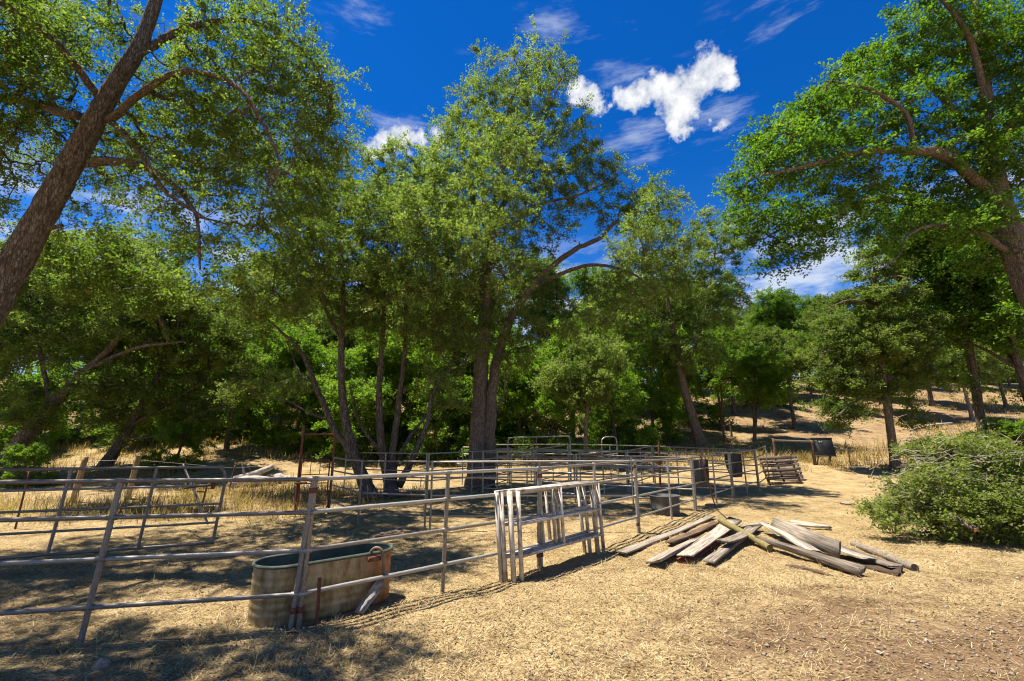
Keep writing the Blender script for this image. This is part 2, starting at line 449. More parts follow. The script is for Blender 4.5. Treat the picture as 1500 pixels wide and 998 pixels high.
# ------------------------------------------------------------------ mesh helpers
def link(o, parent=None):
    COL.objects.link(o)
    if parent is not None: o.parent = parent
    return o


def tag(o, label, cat=None, group=None, kind=None):
    o['label'] = label
    if cat: o['category'] = cat
    if group: o['group'] = group
    if kind: o['kind'] = kind
    return o


def thing(name, label, cat, loc=(0, 0, 0), group=None, rz=0.0):
    o = bpy.data.objects.new(name, None)
    o.empty_display_size = .2
    o.location = tuple(float(v) for v in loc); o.rotation_euler = (0, 0, rz)
    COL.objects.link(o)
    return tag(o, label, cat, group)


def np_mesh(name, V, F, mat, smooth=False, tint=None):
    """V (n,3); F (m,k) all with k corners, or a list of such arrays"""
    V = np.asarray(V, np.float32)
    Fs = F if isinstance(F, list) else [F]
    Fs = [np.asarray(f, np.int32) for f in Fs if len(f)]
    me = bpy.data.meshes.new(name)
    me.vertices.add(len(V)); me.vertices.foreach_set('co', V.ravel())
    nl = sum(f.size for f in Fs); npoly = sum(len(f) for f in Fs)
    me.loops.add(nl); me.loops.foreach_set('vertex_index', np.concatenate([f.ravel() for f in Fs]))
    me.polygons.add(npoly)
    ks = np.concatenate([np.full(len(f), f.shape[1], np.int32) for f in Fs])
    st = np.concatenate([[0], np.cumsum(ks)[:-1]]).astype(np.int32)
    me.polygons.foreach_set('loop_start', st)
    if smooth: me.polygons.foreach_set('use_smooth', np.ones(npoly, bool))
    if tint is not None:
        a = me.attributes.new('tint', 'FLOAT', 'FACE'); a.data.foreach_set('value', np.asarray(tint, np.float32))
    me.update(calc_edges=True)
    me.materials.append(mat)
    return me


def obj(name, me, parent=None, loc=None):
    o = bpy.data.objects.new(name, me)
    link(o, parent)
    if loc is not None: o.location = tuple(float(v) for v in loc)
    return o


def basis(t):
    t = t / (np.linalg.norm(t, axis=-1, keepdims=True) + 1e-9)
    ref = np.where(np.abs(t[..., 2:3]) > .92, np.array([1., 0, 0]), np.array([0, 0, 1.]))
    u = np.cross(t, ref); u /= np.linalg.norm(u, axis=-1, keepdims=True) + 1e-9
    v = np.cross(t, u)
    return u, v


def catmull(pts, rad, per=5):
    pts = np.asarray(pts, float); rad = np.asarray(rad, float)
    P_ = np.vstack([2 * pts[0] - pts[1], pts, 2 * pts[-1] - pts[-2]])
    out, ro = [], []
    for i in range(len(pts) - 1):
        p0, p1, p2, p3 = P_[i:i + 4]
        for k in range(per):
            t = k / per
            out.append(.5 * ((2 * p1) + (-p0 + p2) * t + (2 * p0 - 5 * p1 + 4 * p2 - p3) * t * t + (-p0 + 3 * p1 - 3 * p2 + p3) * t ** 3))
            ro.append(rad[i] * (1 - t) + rad[i + 1] * t)
    out.append(pts[-1]); ro.append(rad[-1])
    return np.array(out), np.array(ro)


def tube(pts, rad, sides=10, lumps=0.0, rng=RNG, cap=True):
    pts = np.asarray(pts, float); n = len(pts)
    t = np.gradient(pts, axis=0)
    t /= np.linalg.norm(t, axis=1, keepdims=True) + 1e-9
    us = []
    u = basis(t[:1])[0][0]
    for i in range(n):                                  # parallel transport
        u = u - t[i] * np.dot(u, t[i]); u /= np.linalg.norm(u) + 1e-9
        us.append(u)
    us = np.array(us); vs = np.cross(t, us)
    a = np.linspace(0, 2 * math.pi, sides, endpoint=False)
    rr = np.asarray(rad, float)[:, None] * np.ones((1, sides))
    if lumps:
        ridge = 1 + lumps * .6 * rng.standard_normal((1, sides))
        rr = rr * ridge * (1 + lumps * rng.standard_normal((n, sides)))
    V = pts[:, None, :] + rr[..., None] * (np.cos(a)[None, :, None] * us[:, None, :] + np.sin(a)[None, :, None] * vs[:, None, :])
    i = np.arange(n - 1)[:, None] * sides; j = np.arange(sides)[None, :]; j2 = (j + 1) % sides
    F = np.stack([i + j, i + j2, i + sides + j2, i + sides + j], -1).reshape(-1, 4)
    V = V.reshape(-1, 3)
    T = np.zeros((0, 3), int)
    if cap:
        c0, c1 = len(V), len(V) + 1
        V = np.vstack([V, pts[0], pts[-1]])
        jj = np.arange(sides); k2 = (jj + 1) % sides
        T = np.vstack([np.stack([np.full(sides, c0), k2, jj], -1), np.stack([np.full(sides, c1), (n - 1) * sides + jj, (n - 1) * sides + k2], -1)])
    return V, F, T


def join(parts):
    Vs, Fs, Ts, o = [], [], [], 0
    for V, F, T in parts:
        Vs.append(V); Fs.append(np.asarray(F) + o)
        if len(T): Ts.append(np.asarray(T) + o)
        o += len(V)
    return np.vstack(Vs), [np.vstack(Fs)] + ([np.vstack(Ts)] if Ts else [])


def segs_mesh(A, B, ra, rb, sides=4):
    t = B - A; u, v = basis(t)
    a = np.linspace(0, 2 * math.pi, sides, endpoint=False)
    ring = np.cos(a)[None, :, None] * u[:, None] + np.sin(a)[None, :, None] * v[:, None]
    V = np.concatenate([A[:, None] + ring * ra[:, None, None], B[:, None] + ring * rb[:, None, None]], 1)
    m = len(A); o = (np.arange(m) * 2 * sides)[:, None]
    j = np.arange(sides)[None]; j2 = (j + 1) % sides
    F = np.stack([o + j, o + j2, o + sides + j2, o + sides + j], -1).reshape(-1, 4)
    return V.reshape(-1, 3), F


def unit_cyl(sides=10):
    V, F, T = tube(np.array([[0, 0, 0], [0, 0, 1.]]), np.array([1., 1.]), sides)
    return V, [F, T]


_cyl = {}


def pipe(name, a, b, r, mat, parent, origin, sides=10):
    """a straight round bar from a to b (world), as its own object under parent (whose base is origin)"""
    key = (mat.name, sides)
    if key not in _cyl:
        V, F = unit_cyl(sides); _cyl[key] = np_mesh('round_bar_' + mat.name, V, F, mat, True)
    a = Vector([float(v) for v in a]); b = Vector([float(v) for v in b]); d = b - a
    o = bpy.data.objects.new(name, _cyl[key]); link(o, parent)
    o.matrix_local = Matrix.Translation(a - Vector([float(v) for v in origin])) @ d.to_track_quat('Z', 'Y').to_matrix().to_4x4() @ Matrix.Diagonal((r, r, d.length, 1))
    return o


def bent(name, pts, r, mat, parent, origin, sides=10, per=4):
    p, rr = catmull(pts, [r] * len(pts), per)
    V, F, T = tube(p - np.asarray(origin, float), rr, sides)
    return obj(name, np_mesh(name, V, [F, T], mat, True), parent)


def box_verts(sx, sy, sz, bev=.0, rng=None, jit=0.0, nx=1):
    """long board along x, with chamfered edges, broken into nx lengths so it may warp"""
    b = bev
    prof = np.array([(-sy + b, -sz), (sy - b, -sz), (sy, -sz + b), (sy, sz - b), (sy - b, sz), (-sy + b, sz), (-sy, sz - b), (-sy, -sz + b)]) if b else np.array([(-sy, -sz), (sy, -sz), (sy, sz), (-sy, sz)])
    k = len(prof); xs = np.linspace(-sx, sx, nx + 1)
    V = np.array([[x, p[0], p[1]] for x in xs for p in prof], float)
    if jit and rng is not None:
        V += rng.normal(0, jit, V.shape) * np.array([1.2, .6, .4])
    F = []
    for i in range(nx):
        for j in range(k):
            F.append((i * k + j, i * k + (j + 1) % k, (i + 1) * k + (j + 1) % k, (i + 1) * k + j))
    caps = [tuple(reversed(range(k))), tuple(range(nx * k, nx * k + k))]
    return V, [np.array(F), np.array(caps)]


# ------------------------------------------------------------------ ground
def build_ground():
    def axis(lo, hi, fine_lo, fine_hi, step, grow):
        a = list(np.arange(fine_lo, fine_hi + 1e-6, step))
        s = step
        while a[-1] < hi: s *= grow; a.append(a[-1] + s)
        s = step
        while a[0] > lo: s *= grow; a.insert(0, a[0] - s)
        return np.array(a)
    xs = axis(-2500, 2500, -9, 13, .155, 1.065)
    ys = axis(-300, 3500, 2.2, 16, .145, 1.06)
    X, Y = np.meshgrid(xs, ys)
    Z = hz(X, Y)
    V = np.stack([X, Y, Z], -1).reshape(-1, 3)
    nx, ny = len(xs), len(ys)
    i = np.arange(ny - 1)[:, None] * nx; j = np.arange(nx - 1)[None]
    F = np.stack([i + j, i + j + 1, i + nx + j + 1, i + nx + j], -1).reshape(-1, 4)
    me = np_mesh('ground', V, F, M['ground'], True)
    a = me.attributes.new('dirt', 'FLOAT', 'POINT'); a.data.foreach_set('value', dirtmask(X, Y).ravel().astype(np.float32))
    o = obj('ground', me)
    o['kind'] = 'structure'; o['label'] = 'dry straw covered ground with bare brown dirt rising to a hill'
    return o


def dirtmask(x, y):
    d = .85 * np.exp(-(((x - 6.2) / 3.6) ** 2 + ((y - 4.4) / 1.7) ** 2) ** 1.5)
    d = d + .5 * np.exp(-(((x - 3.2) / 1.6) ** 2 + ((y - 3.2) / .9) ** 2))
    for pts, _ in TRACKS:
        d = d + .42 * np.exp(-(polydist(x, y, pts) / .3) ** 2) * (.4 + 1.2 * fbm(x * .9, y * .9, 91))
    d = d + .28 * sstep(-.5, -4, x) * sstep(12, 9, y) + .5 * (fbm(x * .7, y * .7, 88) - .45)          # trampled soil under the big oak
    d = d + .42 * sstep(24, 32, y) + .24 * sstep(12, 16, y) * sstep(2, -4, x) * sstep(34, 26, y)
    return d


build_ground()


# ------------------------------------------------------------------ loose straw, standing dry grass, pebbles
def blades(C, dirs, up, length, width, tint, bend=None):
    """flat blade quads"""
    n = len(C)
    d = dirs * np.sqrt(np.maximum(1 - up ** 2, 0))[:, None]
    d = np.concatenate([d, up[:, None]], 1)
    side = np.stack([-dirs[:, 1], dirs[:, 0], np.zeros(n)], 1)
    tip = C + d * length[:, None]
    V = np.stack([C - side * width[:, None] / 2, C + side * width[:, None] / 2, tip + side * width[:, None] * .25, tip - side * width[:, None] * .25], 1).reshape(-1, 3)
    F = np.arange(n * 4).reshape(-1, 4)
    return V, F, tint


def build_straw():
    rng = np.random.default_rng(3)
    n = 225000
    y = 2.3 + 14 * rng.random(n) ** 1.9
    x = (rng.random(n) * 2 - 1) * (y * 1.25 + .6)
    keep = (rng.random(n) > np.clip(dirtmask(x, y) * 1.05 - .05, 0, .86)) & (fbm(x * 1.1, y * 1.1, 41) + .35 * rng.random(n) > .5)
    x, y = x[keep], y[keep]; n = len(x)
    a = rng.random(n) * 2 * math.pi
    ln = rng.uniform(.02, .075, n) * (1 + y * .05)
    C = np.stack([x, y, hz(x, y) + .004 + .012 * rng.random(n)], 1)
    V, F, t = blades(C, np.stack([np.cos(a), np.sin(a)], 1), rng.normal(.08, .14, n).clip(-.05, .75), ln, rng.uniform(.0022, .0045, n) * (1 + y * .12), rng.random(n))
    o = obj('loose_straw', np_mesh('loose_straw', V, F, M['straw'], tint=t))
    tag(o, 'loose cut straw lying over the yard', 'straw', kind='stuff')


def build_grass():
    rng = np.random.default_rng(5)
    Cs = []
    m = 7600                                              # tussocks
    ty = 14 + 46 * rng.random(m) ** 1.2
    tx = (rng.random(m) * 2 - 1) * (ty * 1.2 + 2)
    dens = fbm(tx * .18, ty * .18, 71)
    corral = (tx > -6) & (tx < 12.5) & (ty < 24)
    yard = (tx > 9) & (ty < 23.5) & (tx < 30)
    k = (dens > .40) & ~corral & ~yard
    tx, ty = tx[k], ty[k]
    for bx, by, nn, sp in ((-11, 13.5, 200, 3.2), (-6.5, 17, 120, 2.0), (15, 26, 170, 4.0), (20, 27.5, 130, 4.), (1, 25.5, 120, 5)):
        tx = np.append(tx, rng.normal(bx, sp, nn)); ty = np.append(ty, rng.normal(by, sp * .3, nn))
    per = 15
    x = np.repeat(tx, per) + rng.normal(0, .16, len(tx) * per); y = np.repeat(ty, per) + rng.normal(0, .16, len(tx) * per)
    n = len(x)
    a = rng.random(n) * 2 * math.pi
    up = rng.uniform(.55, .98, n)
    ln = np.repeat(rng.uniform(.2, .62, len(tx)), per) * rng.uniform(.5, 1.1, n)
    C = np.stack([x, y, hz(x, y) - .02], 1)
    V, F, t = blades(C, np.stack([np.cos(a), np.sin(a)], 1), up, ln, rng.uniform(.012, .022, n) * (1 + .05 * np.maximum(y - 14, 0)), np.clip(np.repeat(rng.random(len(tx)), per) * .6 + .4 * rng.random(n), 0, 1))
    o = obj('dry_grass', np_mesh('dry_grass', V, F, M['dry_grass'], tint=t))
    tag(o, 'golden standing dry grass on the hillside and along the fences', 'grass', kind='stuff')
    # small tufts standing in the yard
    m = 420
    ty = 3 + 11 * rng.random(m) ** 1.3; tx = (rng.random(m) * 2 - 1) * ty * 1.15
    tx = np.append(tx, rng.normal(-1.9, .45, 60)); ty = np.append(ty, rng.normal(4.85, .3, 60))
    tx = np.append(tx, rng.normal(3.5, 1.3, 70)); ty = np.append(ty, rng.normal(8.2, 1.0, 70))
    per = 14
    x = np.repeat(tx, per) + rng.normal(0, .035, len(tx) * per); y = np.repeat(ty, per) + rng.normal(0, .035, len(tx) * per); n = len(x)
    a = rng.random(n) * 2 * math.pi
    C = np.stack([x, y, hz(x, y) - .005], 1)
    V, F, t = blades(C, np.stack([np.cos(a), np.sin(a)], 1), rng.uniform(.3, .95, n), rng.uniform(.04, .15, n), rng.uniform(.003, .006, n), rng.random(n))
    o = obj('grass_stubble', np_mesh('grass_stubble', V, F, M['straw'], tint=t))
    tag(o, 'short dry grass stubble tufts scattered through the yard', 'grass', kind='stuff')


def rock_mesh(name, mat, rng, sub=2, rough=.18, sq=(1, 1, .6)):
    import bmesh
    bm = bmesh.new(); bmesh.ops.create_icosphere(bm, subdivisions=sub, radius=1)
    dirs = rng.normal(size=(7, 3)); dirs /= np.linalg.norm(dirs, axis=1, keepdims=True)
    cut = rng.uniform(.55, .9, 7)
    for v in bm.verts:
        p = np.array(v.co)
        for d, c in zip(dirs, cut):
            e = p @ d - c
            if e > 0: p = p - d * e * .85
        p = p * (1 + rng.normal(0, rough * .15)) * np.array(sq)
        v.co = p
    me = bpy.data.meshes.new(name); bm.to_mesh(me); bm.free(); me.materials.append(mat)
    return me


def build_pebbles():
    rng = np.random.default_rng(8)
    n = 2600
    x = np.concatenate([rng.normal(5.6, 2.2, n), rng.uniform(-5, 8, 700)]); y = np.concatenate([rng.normal(4.5, .9, n), rng.uniform(3, 11, 700)])
    k = (y > 2.4); x, y = x[k], y[k]; n = len(x)
    base = np.array([(1, 0, 0), (0, 1, 0), (-1, 0, 0), (0, -1, 0), (0, 0, 1), (0, 0, -1)], float)
    s = rng.uniform(.006, .02, n) * (1 + (rng.random(n) > .95) * .9)
    V = base[None] * (s[:, None, None] * rng.uniform(.6, 1.3, (n, 6, 1))) * np.array([1, 1, .6])
    V = V + np.stack([x, y, hz(x, y) + s * .25], 1)[:, None]
    T = np.array([(0, 1, 4), (1, 2, 4), (2, 3, 4), (3, 0, 4), (1, 0, 5), (2, 1, 5), (3, 2, 5), (0, 3, 5)])
    F = (np.arange(n) * 6)[:, None, None] + T[None]
    o = obj('gravel', np_mesh('gravel', V.reshape(-1, 3), F.reshape(-1, 3), M['rock']))
    tag(o, 'small brown and grey gravel on the dirt track', 'gravel', kind='stuff')
    # fallen leaves and dark crumbs
    n = 18000
    y = 2.5 + 12 * rng.random(n) ** 1.6; x = (rng.random(n) * 2 - 1) * y * 1.2
    C = np.stack([x, y, hz(x, y) + .012], 1); a = rng.random(n) * 6.28
    V, F, t = blades(C, np.stack([np.cos(a), np.sin(a)], 1), rng.normal(.1, .2, n).clip(-.1, .7), rng.uniform(.012, .045, n), rng.uniform(.008, .024, n), rng.random(n))
    o = obj('leaf_litter', np_mesh('leaf_litter', V, F, M['litter'], tint=t))
    tag(o, 'scattered dry brown oak leaves on the straw', 'leaves', kind='stuff')


M['litter'] = leaf_mat('dry_fallen_leaf', [(0, (.05, .03, .018)), (.6, (.15, .09, .05)), (1, (.30, .20, .11))], .1, .8)
build_straw()
build_grass()
build_pebbles()


# ------------------------------------------------------------------ trees
def px_limb(Y, pts):
    """limb given as (px, py, radius[, dY]) -> world points, radii"""
    W = [P(p[0], p[1], Y + (p[3] if len(p) > 3 else 0)) for p in pts]
    return np.array(W), np.array([p[2] for p in pts])


def px_crown(Y, px, py, rx, ry, n, dY=0., rd=None):
    c = P(px, py, Y + dY)
    k = zc(c[1], c[2]) / FPX
    ex, ez = rx * k, ry * k
    return c, np.array([ex, rd or .75 * (ex + ez) / 2 + .25, ez]), n


def sample_clumps(crowns, rng, gap, shell=.45):
    out = []
    for c, r, n in crowns:
        d = rng.normal(size=(n * 2, 3)); d /= np.linalg.norm(d, axis=1, keepdims=True)
        rad = rng.random(n * 2) ** shell
        p = c + d * rad[:, None] * r * (1 + .14 * rng.normal(size=(n * 2, 1)))
        out.append(p[:n * 2])
    pts = np.vstack(out); rng.shuffle(pts)
    want = sum(c[2] for c in crowns)
    keep = []
    K = np.zeros((0, 3))
    for p in pts:
        if len(keep) and np.min(((K - p) ** 2).sum(1)) < gap * gap: continue
        keep.append(p); K = np.array(keep)
        if len(keep) >= want: break
    return K


def leaves(clumps, size, center, n_per, llen, rng, K=9, upb=.6, droop=.12, aspect=.55, flat_=.62, tri=False):
    n = len(clumps)
    cl_t = rng.random(n)
    size = size * rng.uniform(.6, 1.45, n)
    out = clumps - center; out /= np.linalg.norm(out, axis=1, keepdims=True) + 1e-6
    dirs = rng.normal(size=(n, K, 3)) + out[:, None] * .8 + np.array([0, 0, .25])
    dirs /= np.linalg.norm(dirs, axis=2, keepdims=True)
    dirs[..., 2] *= flat_
    dl = rng.uniform(.55, 1.15, (n, K))
    m = n_per // K
    t = rng.random((n, K, m)) ** .75
    pos = clumps[:, None, None] + dirs[:, :, None] * (t * dl[..., None] * size[:, None, None])[..., None]
    pos = pos + rng.normal(size=pos.shape) * (llen * .62)
    pos[..., 2] -= droop * t * t * size[:, None, None]
    C = pos.reshape(-1, 3); N_ = len(C)
    nrm = rng.normal(size=(N_, 3)); nrm[:, 2] = np.abs(nrm[:, 2]) + upb
    nrm /= np.linalg.norm(nrm, axis=1, keepdims=True)
    u = rng.normal(size=(N_, 3)); u -= nrm * (u * nrm).sum(1, keepdims=True); u /= np.linalg.norm(u, axis=1, keepdims=True)
    v = np.cross(nrm, u)
    L_ = llen * rng.uniform(.65, 1.3, N_)[:, None]
    if tri:
        w_ = L_ * aspect * .5
        V = np.stack([C - u * L_ * .5, C + v * w_ * 1.15 + u * L_ * .22, C - v * w_ * .85 + u * L_ * .42], 1).reshape(-1, 3)
        Fc = np.arange(N_ * 3).reshape(-1, 3)
    else:
      Fc = np.arange(N_ * 4).reshape(-1, 4)
      V = np.stack([C - u * L_ * .5, C + v * L_ * aspect * .5 + u * L_ * .08, C + u * L_ * .5 - nrm * L_ * .12, C - v * L_ * aspect * .5 + u * L_ * .08], 1).reshape(-1, 3)
    tint = np.clip(.53 + .46 * (np.repeat(cl_t, K * m) - .5) + .14 * rng.normal(size=N_), 0, 1)
    tint = np.where(rng.random(N_) > .992, 1.0, tint * .92)
    return V, Fc, tint


def branch_net(limbs, clumps, rng, r_tip, wig=.12, sides=4):
    """grow branches from the limbs out to each leaf clump, each from the nearest wood already there"""
    pts = np.vstack([l[0] for l in limbs]); nl = len(pts)
    lr = np.concatenate([l[1] for l in limbs])
    d0 = np.min(((clumps[:, None] - pts[None]) ** 2).sum(2), 1)
    order = np.argsort(d0)
    cap = nl + len(clumps) * 4
    Q = np.zeros((cap, 3)); Q[:nl] = pts; par = np.full(cap, -1); cnt = np.zeros(cap); k = nl
    tips = []
    for ci in order:
        c = clumps[ci]
        d = np.linalg.norm(Q[:k] - c, axis=1)
        d = d + np.where(np.arange(k) < nl, 0, .15) + .35 * np.maximum(0, Q[:k, 2] - c[2])
        s = int(np.argmin(d)); a = Q[s]
        v = c - a; ln = np.linalg.norm(v)
        prev = s
        for t in (.28, .55, .8, 1.0):
            p = a + v * t + (rng.normal(size=3) * wig * ln * (1 - t) * 1.2) + np.array([0, 0, .10 * ln * math.sin(t * math.pi)])
            Q[k] = p; par[k] = prev; prev = k; k += 1
        tips.append(prev)
    for t in tips:
        j = t
        while j >= nl: cnt[j] += 1; j = par[j]
    i = np.arange(nl, k)
    rB = r_tip * np.sqrt(cnt[i]) ** .9
    p = par[i]
    rA = np.where(p >= nl, r_tip * np.sqrt(np.maximum(cnt[np.maximum(p, 0)], 1)) ** .9, np.minimum(rB * 1.25, lr[np.minimum(p, nl - 1)] * .9))
    rA = np.minimum(rA, rB * 1.5)
    return segs_mesh(Q[p], Q[i], rA, rB, sides)


def tree(name, label, base, limbs, crowns, leafmat, barkmat, n_per=120, llen=.11, clump=.6, gap=.35, r_tip=.012, seed=1, group=None, K=7, upb=.25, droop=.12, flare=1.5, sides=10, shell=.45, local=False, flat_=.62, aspect=.55, cat='tree', drop=None, tri=True):
    rng = np.random.default_rng(seed)
    base = np.asarray(base, float)
    org = np.zeros(3) if local else base
    root = thing(name, label, cat, (0, 0, 0) if local else base, group)
    sm = []
    for li, (pts, rad) in enumerate(limbs):
        p, r = catmull(pts, rad, 6)
        if li == 0 and flare:
            h = np.linalg.norm(p - p[0], axis=1)
            r = r * (1 + (flare - 1) * np.exp(-h / (2.2 * rad[0])))
        if li > 0: p = p + rng.normal(size=p.shape) * (r[:, None] * .12)
        V, F, T = tube(p - org, r, sides, .05, rng)
        obj('trunk' if li == 0 else 'limb', np_mesh(name + '_wood', V, [F, T], barkmat, True), root)
        sm.append((p - org, r))
    cl = sample_clumps([(c - org, r, n) for c, r, n in crowns], rng, gap, shell)
    if drop is not None: cl = cl[~drop(cl + org)]
    start = [(p[len(p) // 3:], r[len(p) // 3:]) if i == 0 else (p, r) for i, (p, r) in enumerate(sm)]
    V, F = branch_net(start, cl, rng, r_tip)
    o = obj('branches', np_mesh(name + '_branches', V, F, barkmat, True), root); o['kind'] = 'stuff'
    cen = np.average([c - org for c, _, _ in crowns], axis=0, weights=[k[2] for k in crowns])
    V, F, t = leaves(cl, clump, cen, n_per, llen, rng, K, upb, droop, aspect, flat_, tri)
    o = obj('crown', np_mesh(name + '_crown', V, F, leafmat, tint=t), root); o['kind'] = 'stuff'
    return root


def cr(Y, *rows):
    return [px_crown(Y, *r) for r in rows]


# 1 the big leaning oak in the left foreground
Y = 7.6
base = P(-235, 850, Y); base[2] = hs(base[0], base[1]) - .15
l0 = px_limb(Y, [(-165, 700, .28), (-80, 560, .25), (0, 425, .22), (62, 315, .198), (112, 225, .18), (165, 130, .15), (205, 65, .125), (232, -10, .10), (275, -130, .08)])
l0 = (np.vstack([base, l0[0]]), np.concatenate([[.42], l0[1]]))
limbs = [l0,
         px_limb(Y, [(132, 238, .085), (165, 236, .075), (205, 243, .065), (250, 268, .05), (284, 308, .035), (291, 340, .027), (293, 395, .016)]),
         px_limb(Y, [(165, 180, .06, -.05), (205, 222, .05, -.2), (240, 278, .04, -.3), (300, 320, .02, -.5)]),
         px_limb(Y, [(158, 178, .07), (205, 138, .06, -.3), (270, 105, .05, -.5), (350, 130, .04, -.5), (395, 200, .03, -.4), (410, 240, .02, -.3)]),
         px_limb(Y, [(198, 80, .08), (280, 40, .07, .4), (360, 30, .055, .7), (440, 70, .035, .9), (480, 130, .02, 1.0)]),
         px_limb(Y, [(230, -5, .09), (280, -60, .05, -.4), (320, -95, .03, -.6)]),
         px_limb(Y, [(115, 170, .075), (92, 166, .085, .1), (40, 150, .06, .6), (-40, 130, .04, 1.)]),
         px_limb(Y, [(150, 150, .07), (90, 70, .06, -.6), (10, 10, .045, -1.2), (-100, -40, .03, -1.8)]),
         px_limb(Y, [(70, 335, .045), (92, 330, .03)])]
crowns = cr(Y, (130, 40, 120, 70, 75, 1.3), (300, 60, 120, 80, 90, .9), (410, 70, 60, 60, 50, .9), (440, 150, 55, 75, 50, 1.0), (470, 220, 35, 60, 30, 1.0), (330, 190, 90, 70, 48, .3),
            (270, 250, 90, 70, 22), (300, 320, 80, 60, 16), (380, 290, 70, 60, 24, .4), (40, 60, 90, 70, 85, .5), (30, 170, 80, 80, 75, .8), (40, 280, 60, 70, 45, 1.2), (120, 300, 60, 60, 12, 1.4))
crowns += [(np.array([-9.8, 9.5, 9.0]), np.array([2.6, 2.2, 1.3]), 190), (np.array([-8.0, 8.0, 9.0]), np.array([1.9, 1.5, 1.0]), 130), (np.array([-5.6, 8.6, 9.6]), np.array([2.2, 1.8, 1.2]), 110),
           (np.array([-6.5, 10.6, 10.0]), np.array([2.6, 1.6, 1.3]), 70), (np.array([-8.0, 12.0, 10.0]), np.array([2.4, 1.6, 1.2]), 55)]
def trunk_front(c):
    k = (c[:, 1] * math.cos(PITCH) + (c[:, 2] - CAMH) * math.sin(PITCH)) / FPX
    v = (c[:, 2] - CAMH) * math.cos(PITCH) - c[:, 1] * math.sin(PITCH)
    d = polydist(750 + c[:, 0] / k, 499 - v / k, [(0, 425), (62, 315), (112, 225), (165, 130), (205, 65), (240, -20)])
    return (d < 46) & (c[:, 1] < 9.0)


tree('leaning_oak', 'large oak leaning in from the left edge with thick rough trunk and overhanging crown', base, limbs, crowns, M['leaf_live'], M['bark'],
     n_per=140, llen=.059, clump=.46, gap=.25, r_tip=.0065, seed=21, sides=22, K=7, droop=.2, drop=trunk_front, tri=False)

# 1b an oak added unseen left of the frame to shade the near rails
nb = np.array([-10.5, 3.6, 0.]); nb[2] = hs(nb[0], nb[1]) - .15
tree('added_shade_oak', 'unseen oak added beyond the left edge to shade the near rails', nb,
     [(np.array([nb, nb + [.4, .2, 2.2], nb + [1.2, .5, 4.6], nb + [2.4, .8, 6.6], nb + [4.2, .8, 7.9]]), np.array([.36, .30, .24, .16, .07])),
      (np.array([nb + [1.2, .5, 4.6], nb + [2.6, -.6, 6.8], nb + [5.0, -1.2, 8.0]]), np.array([.14, .10, .04])),
      (np.array([nb + [.9, .4, 3.8], nb + [.6, 1.8, 6.4], nb + [.8, 3.0, 8.6]]), np.array([.14, .10, .04]))],
     [(np.array([-7.0, 4.3, 8.9]), np.array([2.4, 1.0, .7]), 75), (np.array([-5.1, 4.8, 9.1]), np.array([1.3, .8, .6]), 42), (np.array([-7.4, 4.9, 9.3]), np.array([2.2, .9, .6]), 70), (np.array([-6.6, 3.0, 8.2]), np.array([1.8, 1.1, .9]), 50),
      (np.array([-7.6, 3.6, 8.0]), np.array([2.2, 1.4, 1.0]), 60), (np.array([-10.4, 6.2, 9.6]), np.array([2.6, 2.2, 1.4]), 90), (np.array([-10.5, 3.6, 8.0]), np.array([2.6, 2.0, 1.6]), 60)],
     M['leaf_live'], M['bark'], n_per=126, llen=.095, clump=.6, gap=.3, r_tip=.008, seed=23)

# 2 the leaning two-stemmed oak beside the rusty gate
Y = 16.6
b = G(545, 732); b[2] -= .1
t0 = px_limb(Y, [(532, 700, 0.215), (518, 665, 0.185), (504, 600, 0.141), (500, 520, 0.111), (503, 430, 0.0814), (498, 350, 0.0518), (490, 290, 0.0296)])
t0 = (np.vstack([b, t0[0]]), np.concatenate([[0.244], t0[1]]))
limbs = [t0, px_limb(Y, [(520, 672, 0.148), (490, 628, 0.118), (462, 565, 0.0962), (440, 515, 0.074), (405, 480, 0.0444), (370, 450, 0.0222)]),
         px_limb(Y, [(486, 618, 0.0444), (452, 604, 0.037, -.2), (415, 585, 0.0259, -.4), (385, 590, 0.0148, -.5)]),
         px_limb(Y, [(500, 500, 0.0518), (470, 440, 0.0444), (440, 380, 0.0296), (425, 320, 0.0148)]),
         px_limb(Y, [(462, 562, 0.0444), (440, 548, 0.037, .4), (420, 500, 0.0222, .8)])]
crowns = cr(Y, (480, 310, 55, 70, 75), (455, 290, 45, 50, 45), (420, 410, 85, 55, 90), (370, 450, 55, 50, 45), (495, 400, 60, 70, 70), (400, 560, 70, 30, 20), (515, 450, 40, 40, 18), (500, 240, 20, 25, 14), (440, 390, 80, 50, 30, -3.2), (470, 300, 60, 60, 26, -3.4), (400, 425, 75, 45, 45, -5.2), (460, 380, 60, 50, 30, -5.0), (400, 330, 50, 50, 10, -3.5))
tree('split_trunk_oak', 'dark oak leaning left with trunk forked low, beside the rusty gate', b, limbs, crowns, M['leaf_dark'], M['bark_dark'], n_per=287, llen=.100, clump=.80, gap=.52, r_tip=.011, seed=31)

